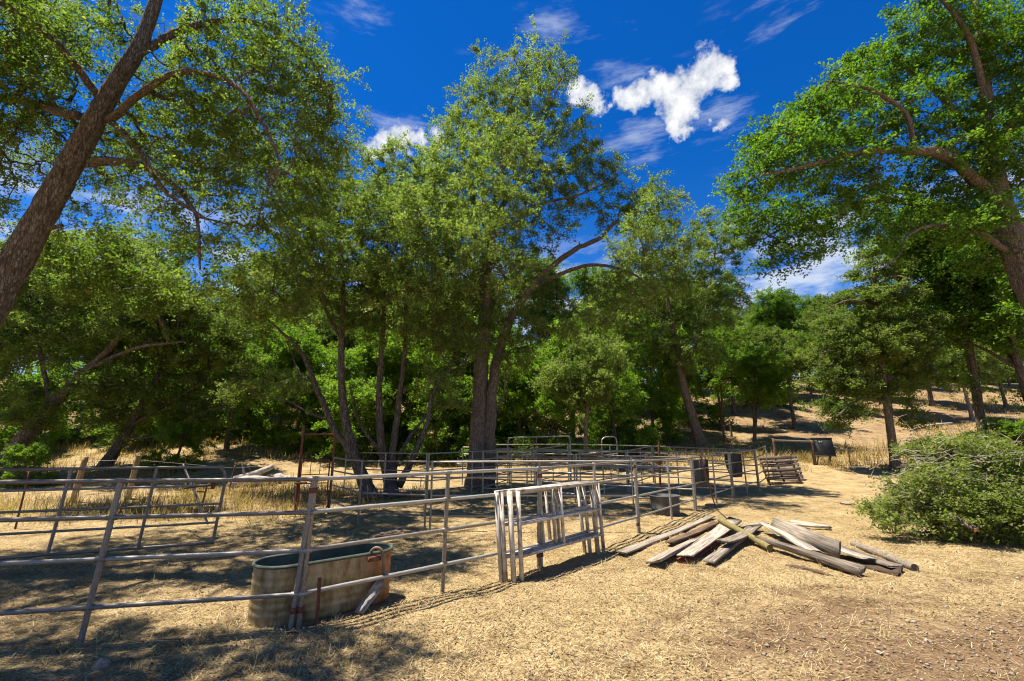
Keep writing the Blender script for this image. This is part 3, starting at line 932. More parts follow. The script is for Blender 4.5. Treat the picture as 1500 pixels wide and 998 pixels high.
# 3 the many-stemmed oak right of it
Y = 17.2
b = G(578, 730); b[2] -= .1
t0 = px_limb(Y, [(566, 690, 0.178), (557, 640, 0.148), (556, 560, 0.111), (562, 470, 0.0814), (566, 380, 0.0518), (570, 300, 0.0296)])
t0 = (np.vstack([b, t0[0]]), np.concatenate([[0.222], t0[1]]))
limbs = [t0, px_limb(Y, [(577, 722, 0.148), (575, 670, 0.126), (583, 600, 0.104), (592, 520, 0.0814), (596, 440, 0.0592), (610, 340, 0.0296)]),
         px_limb(Y, [(584, 712, 0.141, -.1), (606, 668, 0.118, -.3), (625, 622, 0.0888, -.4), (636, 570, 0.0666, -.4), (668, 530, 0.037, -.3)]),
         px_limb(Y, [(572, 700, 0.074), (600, 640, 0.0518, .3), (630, 600, 0.037, .5), (640, 540, 0.0222, .5)]),
         px_limb(Y, [(556, 660, 0.0666), (540, 640, 0.0592, -.3), (522, 610, 0.037, -.5), (512, 560, 0.0222, -.6)])]
crowns = cr(Y, (590, 250, 60, 35, 50), (570, 320, 60, 60, 70), (620, 340, 60, 70, 75), (570, 410, 55, 60, 55), (640, 440, 60, 60, 60), (600, 480, 70, 35, 30), (660, 510, 40, 30, 20), (650, 560, 42, 38, 20), (640, 270, 35, 40, 30), (580, 330, 70, 60, 28, -3.4), (600, 410, 70, 50, 22, -3.2))
tree('clump_oak', 'oak with four slender stems spreading from one base, right of the forked oak', b, limbs, crowns, M['leaf_olive'], M['bark_dark'], n_per=287, llen=.100, clump=.80, gap=.52, r_tip=.011, seed=33)

# 4 the tallest oak in the middle
Y = 18.6
b = G(701, 714); b[2] -= .1
t0 = px_limb(Y, [(701, 670, 0.352), (703, 600, 0.317), (705, 530, 0.282), (712, 440, 0.229), (716, 350, 0.176), (735, 250, 0.114), (748, 150, 0.0704), (775, 90, 0.0352)])
t0 = (np.vstack([b, t0[0]]), np.concatenate([[0.405], t0[1]]))
b2 = G(716, 713)
limbs = [t0]
l = px_limb(Y, [(717, 660, 0.229, -.1), (718, 600, 0.22, -.1), (727, 535, 0.194, -.1), (745, 475, 0.167), (775, 425, 0.141), (805, 393, 0.123), (842, 366, 0.106), (880, 348, 0.088), (905, 325, 0.0616), (935, 345, 0.044), (950, 400, 0.0264)])
limbs.append((np.vstack([b2 - np.array([0, .1, .1]), l[0]]), np.concatenate([[0.282], l[1]])))
limbs += [px_limb(Y, [(772, 428, 0.0968), (820, 402, 0.088, -.3), (870, 388, 0.0704, -.5), (925, 400, 0.044, -.6), (960, 430, 0.0264, -.6)]),
          px_limb(Y, [(716, 345, 0.0968), (690, 280, 0.0704, .3), (676, 200, 0.044, .4), (690, 150, 0.0264, .4)]),
          px_limb(Y, [(722, 320, 0.106), (765, 260, 0.0704, -.4), (795, 180, 0.044, -.7), (825, 115, 0.0264, -.8)]),
          px_limb(Y, [(735, 330, 0.088), (790, 300, 0.0704, -.3), (850, 285, 0.044, -.5), (905, 258, 0.0264, -.5)]),
          px_limb(Y, [(712, 430, 0.106), (670, 350, 0.0792, .5), (625, 290, 0.0528, .8), (590, 250, 0.0264, 1.)]),
          px_limb(Y, [(728, 600, 0.044, -.1), (738, 575, 0.0396, -.3), (742, 540, 0.0264, -.4)])]
crowns = cr(Y, (790, 105, 55, 35, 42), (735, 120, 50, 40, 42), (770, 170, 75, 50, 70), (700, 180, 50, 50, 48), (675, 230, 45, 60, 52), (750, 240, 80, 60, 85), (835, 215, 40, 50, 36), (860, 250, 60, 30, 40), (815, 290, 60, 35, 36),
            (690, 310, 70, 60, 80), (750, 340, 70, 55, 70), (700, 400, 80, 60, 95), (660, 370, 50, 60, 45), (740, 430, 70, 60, 75), (700, 480, 70, 50, 55), (760, 500, 40, 45, 26),
            (905, 300, 55, 30, 40), (955, 310, 45, 45, 48), (975, 375, 45, 50, 48), (930, 420, 45, 40, 36), (880, 440, 30, 45, 22), (830, 460, 35, 40, 18), (700, 300, 90, 60, 40, -4.0), (760, 220, 80, 60, 25, -3.6), (720, 390, 80, 50, 40, -4.2), (640, 330, 60, 50, 16, -4.0), (930, 350, 50, 40, 34, -3.0))
tree('tall_oak', 'tallest oak, in the centre of the photo, with thick double trunk and long arching limb', b, limbs, crowns, M['leaf_olive'], M['bark'], n_per=287, llen=.100, clump=.84, gap=.56, r_tip=.011, seed=41, sides=20)

# 5 leaning oak behind the far pens
Y = 25.5
b = G(1029, 657); Y = b[1]; b[2] -= .1
t0 = px_limb(Y, [(1016, 615, .27), (1000, 560, .23), (990, 500, .17), (978, 440, .11), (965, 390, .06)])
t0 = (np.vstack([b, t0[0]]), np.concatenate([[.32], t0[1]]))
limbs = [t0, px_limb(Y, [(998, 550, .12), (1025, 490, .10), (1040, 420, .07), (1050, 350, .04)]), px_limb(Y, [(988, 490, .09), (950, 450, .07, -.4), (915, 440, .04, -.6)])]
crowns = cr(Y, (940, 410, 60, 50, 55), (900, 450, 45, 50, 40), (985, 450, 60, 50, 55), (1030, 400, 55, 60, 60), (1045, 350, 45, 40, 36), (1000, 510, 60, 40, 40), (940, 500, 50, 40, 34), (1050, 450, 35, 50, 32))
tree('leaning_trunk_oak', 'grey green oak with trunk leaning left, just behind the far pipe pens', b, limbs, crowns, M['leaf_olive'], M['bark'], n_per=273, llen=.146, clump=1.05, gap=.66, r_tip=.014, seed=51)

# 6 layered oak by the brush pile
b = G(1313, 690); Y = b[1]; b[2] -= .1
t0 = px_limb(Y, [(1306, 640, 0.18), (1299, 590, 0.158), (1293, 540, 0.137), (1287, 470, 0.101), (1281, 400, 0.0576), (1276, 358, 0.0216)])
t0 = (np.vstack([b, t0[0]]), np.concatenate([[0.216], t0[1]]))
limbs = [t0]
for (x0, y0, x1, y1, x2, y2) in ((1299, 590, 1260, 585, 1225, 610), (1296, 560, 1340, 530, 1375, 545), (1292, 530, 1240, 505, 1200, 520), (1289, 490, 1340, 470, 1370, 480), (1286, 455, 1250, 440, 1215, 450), (1283, 420, 1310, 405, 1335, 410)):
    limbs.append(px_limb(Y, [(x0, y0, .09), (x1, y1, .06, random.uniform(-1, 1)), (x2, y2, .03, random.uniform(-1.5, 1.5))]))
crowns = cr(Y, (1277, 370, 16, 16, 12), (1277, 400, 38, 15, 28), (1283, 432, 60, 18, 46), (1252, 474, 48, 20, 38), (1318, 478, 48, 20, 38), (1280, 512, 80, 24, 70), (1236, 552, 40, 24, 36), (1328, 545, 42, 22, 34), (1285, 565, 48, 18, 26), (1230, 598, 26, 24, 24), (1330, 610, 14, 25, 6))
tree('layered_oak', 'oak with straight trunk and flat tiers of branches, left of the brush pile', b, limbs, crowns, M['leaf_dark'], M['bark'], n_per=273, llen=.135, clump=.95, gap=.42, r_tip=.012, seed=61, flat_=.4)

# 7 the big oak at the right edge
Y = 13.4
base = P(1690, 830, Y); base[2] = hs(base[0], base[1]) - .15
l0 = px_limb(Y, [(1640, 650, 0.559), (1562, 500, 0.432), (1508, 415, 0.388), (1482, 350, 0.335), (1464, 295, 0.318), (1450, 220, 0.254), (1440, 110, 0.165), (1428, 0, 0.102), (1430, -90, 0.0508)])
l0 = (np.vstack([base, l0[0]]), np.concatenate([[0.527], l0[1]]))
limbs = [l0,
         px_limb(Y, [(1466, 305, 0.191), (1420, 255, 0.165, -0.51), (1382, 227, 0.152, -0.89), (1340, 221, 0.127, -1.1), (1270, 222, 0.0889, -1.5), (1185, 242, 0.0508, -1.8), (1115, 258, 0.0254, -1.9)]),
         px_limb(Y, [(1472, 335, 0.165), (1420, 312, 0.14, 0.64), (1332, 296, 0.114, 1), (1262, 296, 0.0889, 1.3), (1180, 320, 0.0508, 1.5), (1125, 345, 0.0254, 1.5)]),
         px_limb(Y, [(1452, 225, 0.152), (1400, 165, 0.127, 0.64), (1345, 110, 0.102, 1.1), (1300, 82, 0.0762, 1.4), (1235, 95, 0.0381, 1.5)]),
         px_limb(Y, [(1446, 170, 0.114), (1425, 70, 0.0889, -0.89), (1390, 10, 0.0635, -1.4), (1350, -30, 0.0381, -1.7)]),
         px_limb(Y, [(1456, 228, 0.203), (1476, 193, 0.191, -0.38), (1500, 160, 0.165, -0.64), (1560, 100, 0.114, -1), (1640, 40, 0.0635, -1.3)]),
         px_limb(Y, [(1482, 372, 0.0912), (1430, 340, 0.0762, -0.51), (1372, 330, 0.0533, -1), (1330, 345, 0.0343, -1.3), (1316, 375, 0.0229, -1.4), (1284, 398, 0.0115, -1.4)]),
         px_limb(Y, [(1340, 221, 0.0762, -1.1), (1325, 165, 0.0635, -1.3), (1270, 130, 0.0445, -1.5), (1220, 120, 0.0254, -1.7)])]
crowns = cr(Y, (1150, 225, 55, 50, 62, -1.2), (1120, 250, 30, 30, 24, -1.4), (1215, 170, 60, 50, 66, -.6), (1240, 240, 70, 40, 66, -1.), (1200, 310, 70, 35, 60, .6), (1150, 340, 45, 35, 34, 1.), (1290, 290, 70, 30, 52, .6), (1190, 350, 35, 22, 18, 1.),
            (1265, 110, 50, 40, 44, .6), (1320, 90, 60, 50, 58, .6), (1340, 170, 70, 45, 58), (1390, 50, 60, 50, 54, -.6), (1350, 20, 40, 30, 26, -.9), (1440, 90, 60, 60, 66), (1400, 240, 70, 40, 56, -.3), (1460, 180, 60, 50, 54, -.6), (1480, 50, 50, 60, 52, -.6),
            (1390, 300, 50, 30, 30), (1495, 260, 40, 40, 26), (1440, 310, 40, 25, 16, -.8), (1560, 150, 70, 120, 90), (1310, 365, 18, 25, 6, -1), (1400, 335, 60, 22, 26, -.6), (1110, 315, 35, 40, 26, 1.2), (1160, 372, 40, 20, 18, 1), (1100, 270, 25, 30, 16, -1), (1290, 335, 45, 18, 14, .5), (1450, 380, 45, 25, 18, .8), (1640, 100, 90, 120, 70, -1), (1450, -60, 90, 50, 50))
tree('spreading_oak', 'large bright green oak spreading in from the right edge with wide low limbs', base, limbs, crowns, M['leaf_green'], M['bark'],
     n_per=168, llen=.096, clump=.74, gap=.39, r_tip=.010, seed=71, sides=20, tri=False, aspect=.62, flat_=.5, upb=.4)

# 8 oaks on the left bank
Y = 17.5
b = G(-12, 700); Y = b[1]; b[2] -= .1
t0 = px_limb(Y, [(20, 660, 0.272), (70, 600, 0.224), (125, 545, 0.176), (170, 500, 0.12), (200, 440, 0.064)])
t0 = (np.vstack([b, t0[0]]), np.concatenate([[0.32], t0[1]]))
limbs = [t0, px_limb(Y, [(75, 596, 0.096), (60, 520, 0.072), (40, 450, 0.04)]), px_limb(Y, [(130, 540, 0.096), (200, 510, 0.072, -.5), (270, 500, 0.04, -.8)])]
crowns = cr(Y, (60, 400, 90, 60, 80), (160, 400, 80, 60, 75), (230, 370, 60, 45, 45), (20, 500, 60, 70, 60), (120, 480, 80, 50, 60), (220, 460, 70, 50, 55), (40, 590, 55, 35, 30), (150, 560, 60, 30, 25), (-60, 450, 60, 90, 50), (260, 430, 40, 40, 24), (130, 390, 80, 50, 55, -5.5), (220, 430, 55, 40, 30, -5.5))
tree('bank_oak', 'oak with thick trunk leaning right on the left bank, lower left edge', b, limbs, crowns, M['leaf_live'], M['bark_dark'], n_per=245, llen=.12, clump=.85, gap=.45, r_tip=.012, seed=81)
b = G(150, 686); Y = b[1]; b[2] -= .1
t0 = px_limb(Y, [(175, 650, 0.208), (205, 600, 0.176), (232, 550, 0.128), (250, 490, 0.08), (262, 440, 0.04)])
t0 = (np.vstack([b, t0[0]]), np.concatenate([[0.24], t0[1]]))
limbs = [t0, px_limb(Y, [(190, 625, 0.08), (240, 595, 0.056, -.4), (300, 560, 0.032, -.6)]), px_limb(Y, [(180, 640, 0.064), (225, 640, 0.048, -.5), (280, 610, 0.032, -.8), (330, 595, 0.016, -1)])]
crowns = cr(Y, (250, 480, 60, 50, 55), (300, 530, 55, 40, 42), (210, 540, 50, 40, 36), (180, 600, 45, 25, 18), (280, 590, 50, 25, 24), (320, 490, 35, 40, 26))
tree('shaded_oak', 'dark shaded oak with two leaning stems behind the two tan fence posts', b, limbs, crowns, M['leaf_dark'], M['bark_dark'], n_per=252, llen=.16, clump=.95, gap=.5, r_tip=.012, seed=83)


# ---- prototypes for the wood on the hill
def proto(name, H, spread, leafmat, bark, seed, llen, lean=.5, low=.3, n=150, per=273, stems=1, clump=1.0):
    rng = np.random.default_rng(seed)
    limbs = []
    for s in range(stems):
        az = rng.random() * 6.28; ln = lean * rng.uniform(.5, 1.2)
        p = np.array([[0.18 * s * math.cos(az), 0.18 * s * math.sin(az), -.2], [ln * .2 * math.cos(az), ln * .2 * math.sin(az), H * .15], [ln * .6 * math.cos(az), ln * .6 * math.sin(az), H * .35], [ln * 1.2 * math.cos(az + .4), ln * 1.2 * math.sin(az + .4), H * .6], [ln * 1.4 * math.cos(az + .6), ln * 1.4 * math.sin(az + .6), H * .88]])
        r0 = H * .016 / math.sqrt(stems) + .03
        limbs.append((p, np.array([r0, r0 * .85, r0 * .68, r0 * .4, r0 * .12])))
        for k in range(4):
            a = rng.random() * 6.28; z0 = rng.uniform(.3, .62)
            i = 2 if z0 < .5 else 3
            q0 = p[2] + (p[3] - p[2]) * max(0, (z0 - .35) / .25) if z0 >= .35 else p[1] + (p[2] - p[1]) * (z0 - .15) / .2
            q = np.array([q0, q0 + np.array([math.cos(a) * spread * .35, math.sin(a) * spread * .35, H * .10]), q0 + np.array([math.cos(a) * spread * .75, math.sin(a) * spread * .75, H * .16])])
            limbs.append((q, np.array([r0 * .42, r0 * .28, r0 * .1])))
    crowns = []
    for k in range(9):
        a = rng.random() * 6.28; rr = spread * rng.uniform(.15, .72); z = rng.uniform(low + .12, .88)
        rr *= math.sqrt(max(.12, 1 - ((z - .55) / .5) ** 2))
        s = spread * rng.uniform(.36, .56)
        crowns.append((np.array([rr * math.cos(a), rr * math.sin(a), z * H]), np.array([s, s, s * .75]), n // 10))
    crowns.append((np.array([0, 0, H * .62]), np.array([spread * .6, spread * .6, H * .28]), n // 6))
    return tree(name, 'x', (0, 0, 0), limbs, crowns, leafmat, bark, n_per=per, llen=llen, clump=clump, gap=.45, r_tip=.014, seed=seed, local=True, sides=8)


def copy_tree(root, name):
    r = root.copy(); r.name = name; COL.objects.link(r)
    for ch in root.children:
        c = ch.copy(); COL.objects.link(c); c.parent = r
    return r


PR = {'round': proto('hill_oak', 10, 3.6, M['leaf_live'], M['bark_dark'], 101, .175),
      'tall': proto('hill_oak', 14, 3.9, M['leaf_green'], M['bark_dark'], 102, .18, low=.34, n=190),
      'pale': proto('hill_oak', 11, 3.4, M['leaf_olive'], M['bark'], 103, .175, lean=.9),
      'dark': proto('hill_oak', 11, 4.0, M['leaf_dark'], M['bark_dark'], 104, .175, n=170),
      'shrub': proto('understory_tree', 4.6, 2.1, M['leaf_bright'], M['bark_dark'], 105, .135, lean=.3, low=.02, n=110, stems=3, clump=.7),
      'bright': proto('understory_tree', 7.5, 2.6, M['leaf_bright'], M['bark_dark'], 106, .15, lean=.5, low=.2, n=130, stems=2, clump=.85)}
_used = set()


def place(kind, x, y, s, label, group, rz=None, tilt=(0, 0), name=None, sz=None):
    src = PR[kind]
    if kind in _used: o = copy_tree(src, src.name.split('.')[0] if not name else name)
    else: o = src; _used.add(kind)
    if name: o.name = name
    o.location = (x, y, hs(x, y) - .05)
    o.rotation_euler = (tilt[0], tilt[1], random.random() * 6.28 if rz is None else rz)
    o.scale = (s, s, s * (sz or random.uniform(.92, 1.1)))
    tag(o, label, 'tree', group)
    return o


GH = 'oaks of the hillside wood'
# individually recognisable ones: base pixel x, distance
def at(px, Y):
    return ((px - 750) / FPX * (Y * math.cos(PITCH) + (hs((px - 750) / FPX * Y, Y) - CAMH) * math.sin(PITCH)), Y)


def pl(kind, px, Y, s, label, group=None, **k):
    x, y = at(px, Y)
    return place(kind, x, y, s, label, group, **k)


pl('shrub', 805, 26.5, 1.0, 'bright green bushy tree behind the tall gate arch', sz=1.1)
pl('shrub', 905, 27.5, 1.12, 'bright green bushy tree with leaves to the ground behind the small arch', sz=1.05)
pl('bright', 760, 27.5, .9, 'leafy green tree just right of the tall double trunk')
pl('pale', 857, 24.5, .72, 'slender tree with thin straight pole trunk between the two gate arches', tilt=(0, .02))
pl('tall', 1000, 44, 1.05, 'tall green oak showing behind the grey green leaning oak')
pl('bright', 1105, 31, .95, 'small round topped green tree with curved thin trunk on the hillside', tilt=(0, .12))
pl('round', 1165, 36, .85, 'green oak with leaning dark trunk left of the layered oak', tilt=(0, -.08))
pl('tall', 1150, 48, .95, 'rounded bright green oak on the skyline left of the layered oak')
pl('dark', 1225, 55, 1.0, 'grey green skyline oak just behind the layered oak')
o = pl('pale', 1425, 40, .8, 'oak with pale bare trunk on the open golden slope', tilt=(0, -.12))
for ch in o.children:
    if ch.name.startswith('trunk'):
        ch.data = ch.data.copy(); ch.data.materials[0] = M['bark_pale']
pl('tall', 1450, 24, 1.0, 'dense green oak in front of the open slope under the spreading oak', name='edge_oak', sz=1.1)
pl('tall', 1540, 22, .95, 'dark green oak cut by the right edge under the spreading oak', name='edge_oak')
pl('shrub', 1500, 22, .85, 'low dark green shrub on the slope at the right edge', name='slope_shrub', sz=.75)
pl('dark', 1385, 62, .9, 'dark skyline oak above the open golden slope')
pl('round', 1480, 60, .85, 'small skyline oak at the right edge of the open slope')
pl('bright', 405, 27, 1.0, 'yellow green tree right of the tubular gate, behind the dead logs')
pl('bright', 330, 25, .85, 'bright leafy tree behind the latch end of the tubular gate')
pl('shrub', 455, 30, 1.3, 'bright green bush seen through the rusty gate frame')
pl('round', 372, 36, .95, 'oak in the gap of blue sky left of the forked oak')
pl('dark', 640, 31, .95, 'dark oak seen between the many-stemmed oak and the tall double trunk')
pl('shrub', 680, 29, 1.0, 'green bush left of the tall double trunk')
pl('shrub', 35, 17.5, .40, 'low green bush under the leaning oak at the left edge', name='bank_shrub')
pl('shrub', 255, 21, .62, 'dark low bush behind the tan fence posts', name='bank_shrub')
pl('dark', 130, 33, 1.0, 'dark oak high on the left bank')
pl('tall', 10, 30, .9, 'tall green oak behind the left bank at the left edge')
rng = np.random.default_rng(77)
WHERE = [(60, 'at the left edge of the wood'), (170, 'above the left bank'), (290, 'behind the shaded oak on the bank'), (420, 'above the dead logs'), (490, 'beyond the rusty gate frame'), (545, 'beyond the forked oak'), (635, 'beyond the many-stemmed oak'),
         (735, 'beyond the tall double trunk'), (785, 'beyond the wide gate arch'), (842, 'beyond the slender pole trunk'), (900, 'beyond the narrow gate arch'), (965, 'above the fallen branches'), (1025, 'beyond the leaning trunk oak'), (1085, 'above the small fence brace'),
         (1140, 'above the pallets'), (1200, 'above the black board'), (1290, 'beyond the layered oak'), (1400, 'above the brush pile'), (9999, 'at the right edge')]
LOOK = {'tall': 'tall green oak', 'dark': 'dark olive oak', 'round': 'round crowned oak', 'pale': 'grey green oak', 'bright': 'small bright green tree', 'shrub': 'bright green bush'}
_lab = set()
for px, Y, kind, s_ in ((560, 40, 'tall', 1), (500, 34, 'dark', 1), (610, 50, 'round', 1.1), (690, 42, 'tall', 1), (790, 46, 'tall', 1.05), (838, 47, 'round', 1), (880, 52, 'tall', 1.1), (925, 45, 'dark', .95),
                    (955, 46, 'pale', 1.1), (1050, 54, 'tall', 1), (1075, 42, 'round', .95), (1130, 58, 'dark', 1), (1190, 46, 'bright', 1.1), (1205, 64, 'tall', 1), (1270, 50, 'round', .9), (1320, 58, 'tall', .9),
                    (450, 44, 'tall', .85), (410, 52, 'round', .9), (300, 48, 'dark', .9), (250, 38, 'round', 1), (200, 46, 'tall', .9), (70, 42, 'dark', 1), (-40, 36, 'round', 1), (1340, 40, 'bright', .8), (535, 28, 'bright', 1),
                    (600, 27, 'bright', .95), (975, 33, 'bright', 1.1), (890, 33, 'shrub', 1.3), (720, 33, 'bright', 1.1), (840, 31, 'bright', 1.1), (1015, 37, 'shrub', 1.3), (1090, 48, 'shrub', 1.4),
                    (215, 27, 'shrub', 1.25), (285, 30, 'shrub', 1.5), (360, 29.5, 'shrub', 1.4), (430, 26, 'shrub', 1.1), (520, 25.5, 'shrub', 1.1), (570, 32, 'shrub', 1.6), (640, 26, 'shrub', 1.0), (700, 27, 'shrub', 1.15), (770, 31, 'shrub', 1.5),
                    (955, 31, 'shrub', 1.1), (1060, 36, 'bright', 1.0), (150, 31, 'bright', 1.1), (90, 27, 'shrub', 1.2), (20, 24, 'shrub', 1.0), (270, 34, 'bright', 1.2), (480, 38, 'bright', 1.3), (665, 36, 'bright', 1.3), (930, 42, 'bright', 1.3),
                    (1000, 55, 'dark', 1.1), (1120, 44, 'shrub', 1.3), (1160, 52, 'bright', 1.2), (1240, 42, 'shrub', 1.0), (350, 42, 'bright', 1.3), (120, 52, 'tall', 1), (1255, 66, 'dark', 1.1), (1175, 68, 'round', 1.1), (580, 56, 'tall', 1.1), (700, 58, 'dark', 1.2), (830, 60, 'round', 1.2), (950, 64, 'tall', 1.1), (500, 60, 'dark', 1.1), (1305, 42, 'round', .95), (1365, 46, 'dark', 1.0), (1425, 58, 'tall', .8), (1475, 44, 'round', .85), (1515, 60, 'dark', .9), (1350, 70, 'tall', .95), (1450, 72, 'round', 1.0), (1100, 64, 'round', 1.1), (1290, 72, 'dark', 1.0), (1310, 68, 'shrub', 1.5), (1350, 62, 'shrub', 1.3), (1395, 70, 'shrub', 1.6), (1440, 64, 'shrub', 1.3), (1480, 70, 'shrub', 1.6), (1215, 58, 'shrub', 1.4)):
    wh = next(w for lim, w in WHERE if px < lim)
    rank = ('close to the pens' if Y < 29 else 'part way up the slope' if Y < 43 else 'high up the slope')
    lab = LOOK[kind] + ' ' + rank + ', ' + wh
    if lab in _lab: lab = next(w + lab for w in ('second ', 'third ', 'fourth ') if w + lab not in _lab)
    _lab.add(lab)
    pl(kind, px, Y, s_, lab, 'trees of the wood behind the pens')

# ------------------------------------------------------------------ pipe corral
RAILS = (.33, .76, 1.15, 1.5)


def panel(p0, p1, label, group='pipe corral panels', rails=RAILS, posts=(0, .5, 1), r=.021, rp=.024, mat='steel', lean=(0, 0), name='corral_panel', collars=False, top_over=0.0, sides=8):
    p0 = np.array([p0[0], p0[1], hs(*p0)]); p1 = np.array([p1[0], p1[1], hs(*p1)])
    org = (p0 + p1) / 2; org[2] = hs(org[0], org[1])
    t = thing(name, label, 'fence panel', org, group)
    ln = np.array([lean[0], lean[1], 0.])
    h = rails[-1]
    for z in rails:
        pipe('rail', p0 + [0, 0, z] + ln * z / h, p1 + [0, 0, z] + ln * z / h, r, M[mat], t, org, sides)
    for f in posts:
        a = p0 + (p1 - p0) * f; a[2] = min(a[2], hs(a[0], a[1])) - .04
        top = a.copy(); top[2] = p0[2] + (p1[2] - p0[2]) * f + h + (0.03 if f in (0, 1) else -.0)
        pipe('post', a, top + ln, rp, M[mat], t, org, sides)
        if collars and f in (0, 1):
            for z in (.18, h - .12):
                c = a + (top + ln - a) * (z + .04) / (h + .07)
                pipe('clamp', c - [0, 0, .03], c + [0, 0, .03], rp * 1.35, M['rust'], t, org, sides)
        if collars:
            d = (p1 - p0) / np.linalg.norm(p1 - p0)
            for z in rails:
                c = p0 + (p1 - p0) * f + [0, 0, z] + ln * z / h
                pipe('collar', c - d * .045, c + d * .045, r * 1.28, M[mat], t, org, sides)
    return t


def xy(px, py):
    p = G(px, py); return (p[0], p[1])


A0 = xy(432, 922)
Lp = xy(120, 945)
ldir = np.array(Lp) - np.array(A0)
# left front run
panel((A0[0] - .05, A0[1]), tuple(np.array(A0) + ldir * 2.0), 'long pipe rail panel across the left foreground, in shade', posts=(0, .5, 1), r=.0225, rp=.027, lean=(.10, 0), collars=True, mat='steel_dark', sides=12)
# front line running away to the right
N1 = [A0, xy(791, 831), xy(936, 781), xy(1020, 749), xy(1075, 729), xy(1113, 719)]
lab1 = ['sunlit pipe panel in front of the stock tank', 'pipe panel carrying the stack of white frames', 'pipe panel between the white frames and the plank pile', 'pipe panel with a grey tub hung on it, nearer of two', 'pipe panel ending at the pallets, farther grey tub hung on it']
for i in range(5):
    a, b_ = np.array(N1[i]), np.array(N1[i + 1]); d = (b_ - a) / np.linalg.norm(b_ - a)
    panel(a + d * .035, b_ - d * .035, lab1[i], r=.0235 if i < 2 else .021, rp=.027, collars=i < 2, sides=12 if i < 2 else 8, lean=(.03, 0) if i == 0 else (0, 0))
# second line: rusty gate -> corner -> joins the front line
C1 = xy(627, 778); RG1 = xy(482, 752); RG0 = xy(431, 754)
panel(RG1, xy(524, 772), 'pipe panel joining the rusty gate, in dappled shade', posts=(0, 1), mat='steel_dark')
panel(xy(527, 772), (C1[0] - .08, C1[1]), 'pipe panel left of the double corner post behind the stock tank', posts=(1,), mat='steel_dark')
panel((C1[0] + .04, C1[1]), (N1[2][0] - .1, N1[2][1] + .1), 'pipe panel crossing behind the stack of white frames', posts=(0, .55))
# pens behind: cross lines and back lines
def line(pts, labels, **k):
    for i in range(len(pts) - 1):
        a, b_ = np.array(pts[i], float), np.array(pts[i + 1], float); d = (b_ - a) / np.linalg.norm(b_ - a)
        panel(a + d * .04, b_ - d * .04, labels if isinstance(labels, str) else labels[i], **k)


R5 = (.28, .6, .92, 1.22, 1.5)
far = dict(group='pipe panels of the far pens', r=.021, rp=.023, rails=R5)
n3 = np.array(N1[3]); n4 = np.array(N1[4]); n5 = np.array(N1[5])
line([n3, n3 + [-3.3, 1.3], n3 + [-6.4, 2.6]], ['right pipe panel of the cross rail dividing the nearer pens', 'left pipe panel of the cross rail dividing the nearer pens'], **far)
line([n4, n4 + [-3.4, 1.0], n4 + [-6.8, 2.0], n4 + [-9.8, 2.9]], ['right end pipe panel of the middle cross rail of the pens', 'centre pipe panel of the middle cross rail of the pens', 'left end pipe panel of the middle cross rail of the pens'], **far)
back = [n5, n5 + [-3.4, 1.9], n5 + [-6.9, 2.5], n5 + [-10.2, 2.7]]
line(back, ['pipe panel at the right end of the back rail of the pens', 'pipe panel in the middle of the back rail of the pens', 'pipe panel at the left end of the back rail of the pens'], **far)
line([n3 + [-6.4, 2.6], n4 + [-9.8, 2.9] + [2.0, -.4]], 'pipe panel closing the left end of the nearer pens', **far)
line([n3 + [-3.3, 1.3], n4 + [-3.4, 1.0]], 'pipe panel dividing the nearer pens lengthwise', **far)
line([n4 + [-6.8, 2.0], back[2]], 'pipe panel dividing the back pens, left of the other divider', **far)
line([n4 + [-3.4, 1.0], back[1]], 'pipe panel dividing the back pens, right of the other divider', **far)
# left far line passing behind the trunks
line([(-6.0, 16.9), (-2.9, 16.2), (.0, 18.2)], ['pipe panel behind the many-stemmed oak', 'pipe panel passing behind the tall double trunk'], **far)
line([n5, n5 + [1.5, 2.0]], 'short pipe panel at the far right corner of the pens', posts=(0, 1), **far)


def arch(name, label, a, b_, h, extra=()):
    a = np.array([a[0], a[1], hs(*a)]); b_ = np.array([b_[0], b_[1], hs(*b_)])
    org = (a + b_) / 2
    t = thing(name, label, 'gate arch', org)
    d = (b_ - a) / np.linalg.norm(b_ - a)
    bent('frame', [a, a + [0, 0, h * .5], a + [0, 0, h - .22], a + [0, 0, h - .06] + d * .06, a + [0, 0, h] + d * .22, b_ + [0, 0, h] - d * .22, b_ + [0, 0, h - .06] - d * .06, b_ + [0, 0, h - .22], b_ + [0, 0, h * .5], b_], .024, M['steel'], t, org, 8, 5)
    for f in extra:
        c = a + (b_ - a) * f
        pipe('upright', c, c + [0, 0, h], .018, M['steel'], t, org, 8)
    for z in (.3, .7, 1.1):
        pipe('rail', a + [0, 0, z], b_ + [0, 0, z], .018, M['steel'], t, org, 8)


q = P(744, 640, 20.0); q2 = P(835, 640, 20.5)
arch('gate_arch', 'wide tall pipe gate arch behind the pens', (q[0], 20.0), (q2[0], 20.5), 1.85, (.45,))
q = P(881, 641, 20.4); q2 = P(903, 641, 20.6)
arch('gate_arch', 'narrow pipe gate arch right of the slender pole trunk', (q[0], 20.4), (q2[0], 20.6), 1.85)


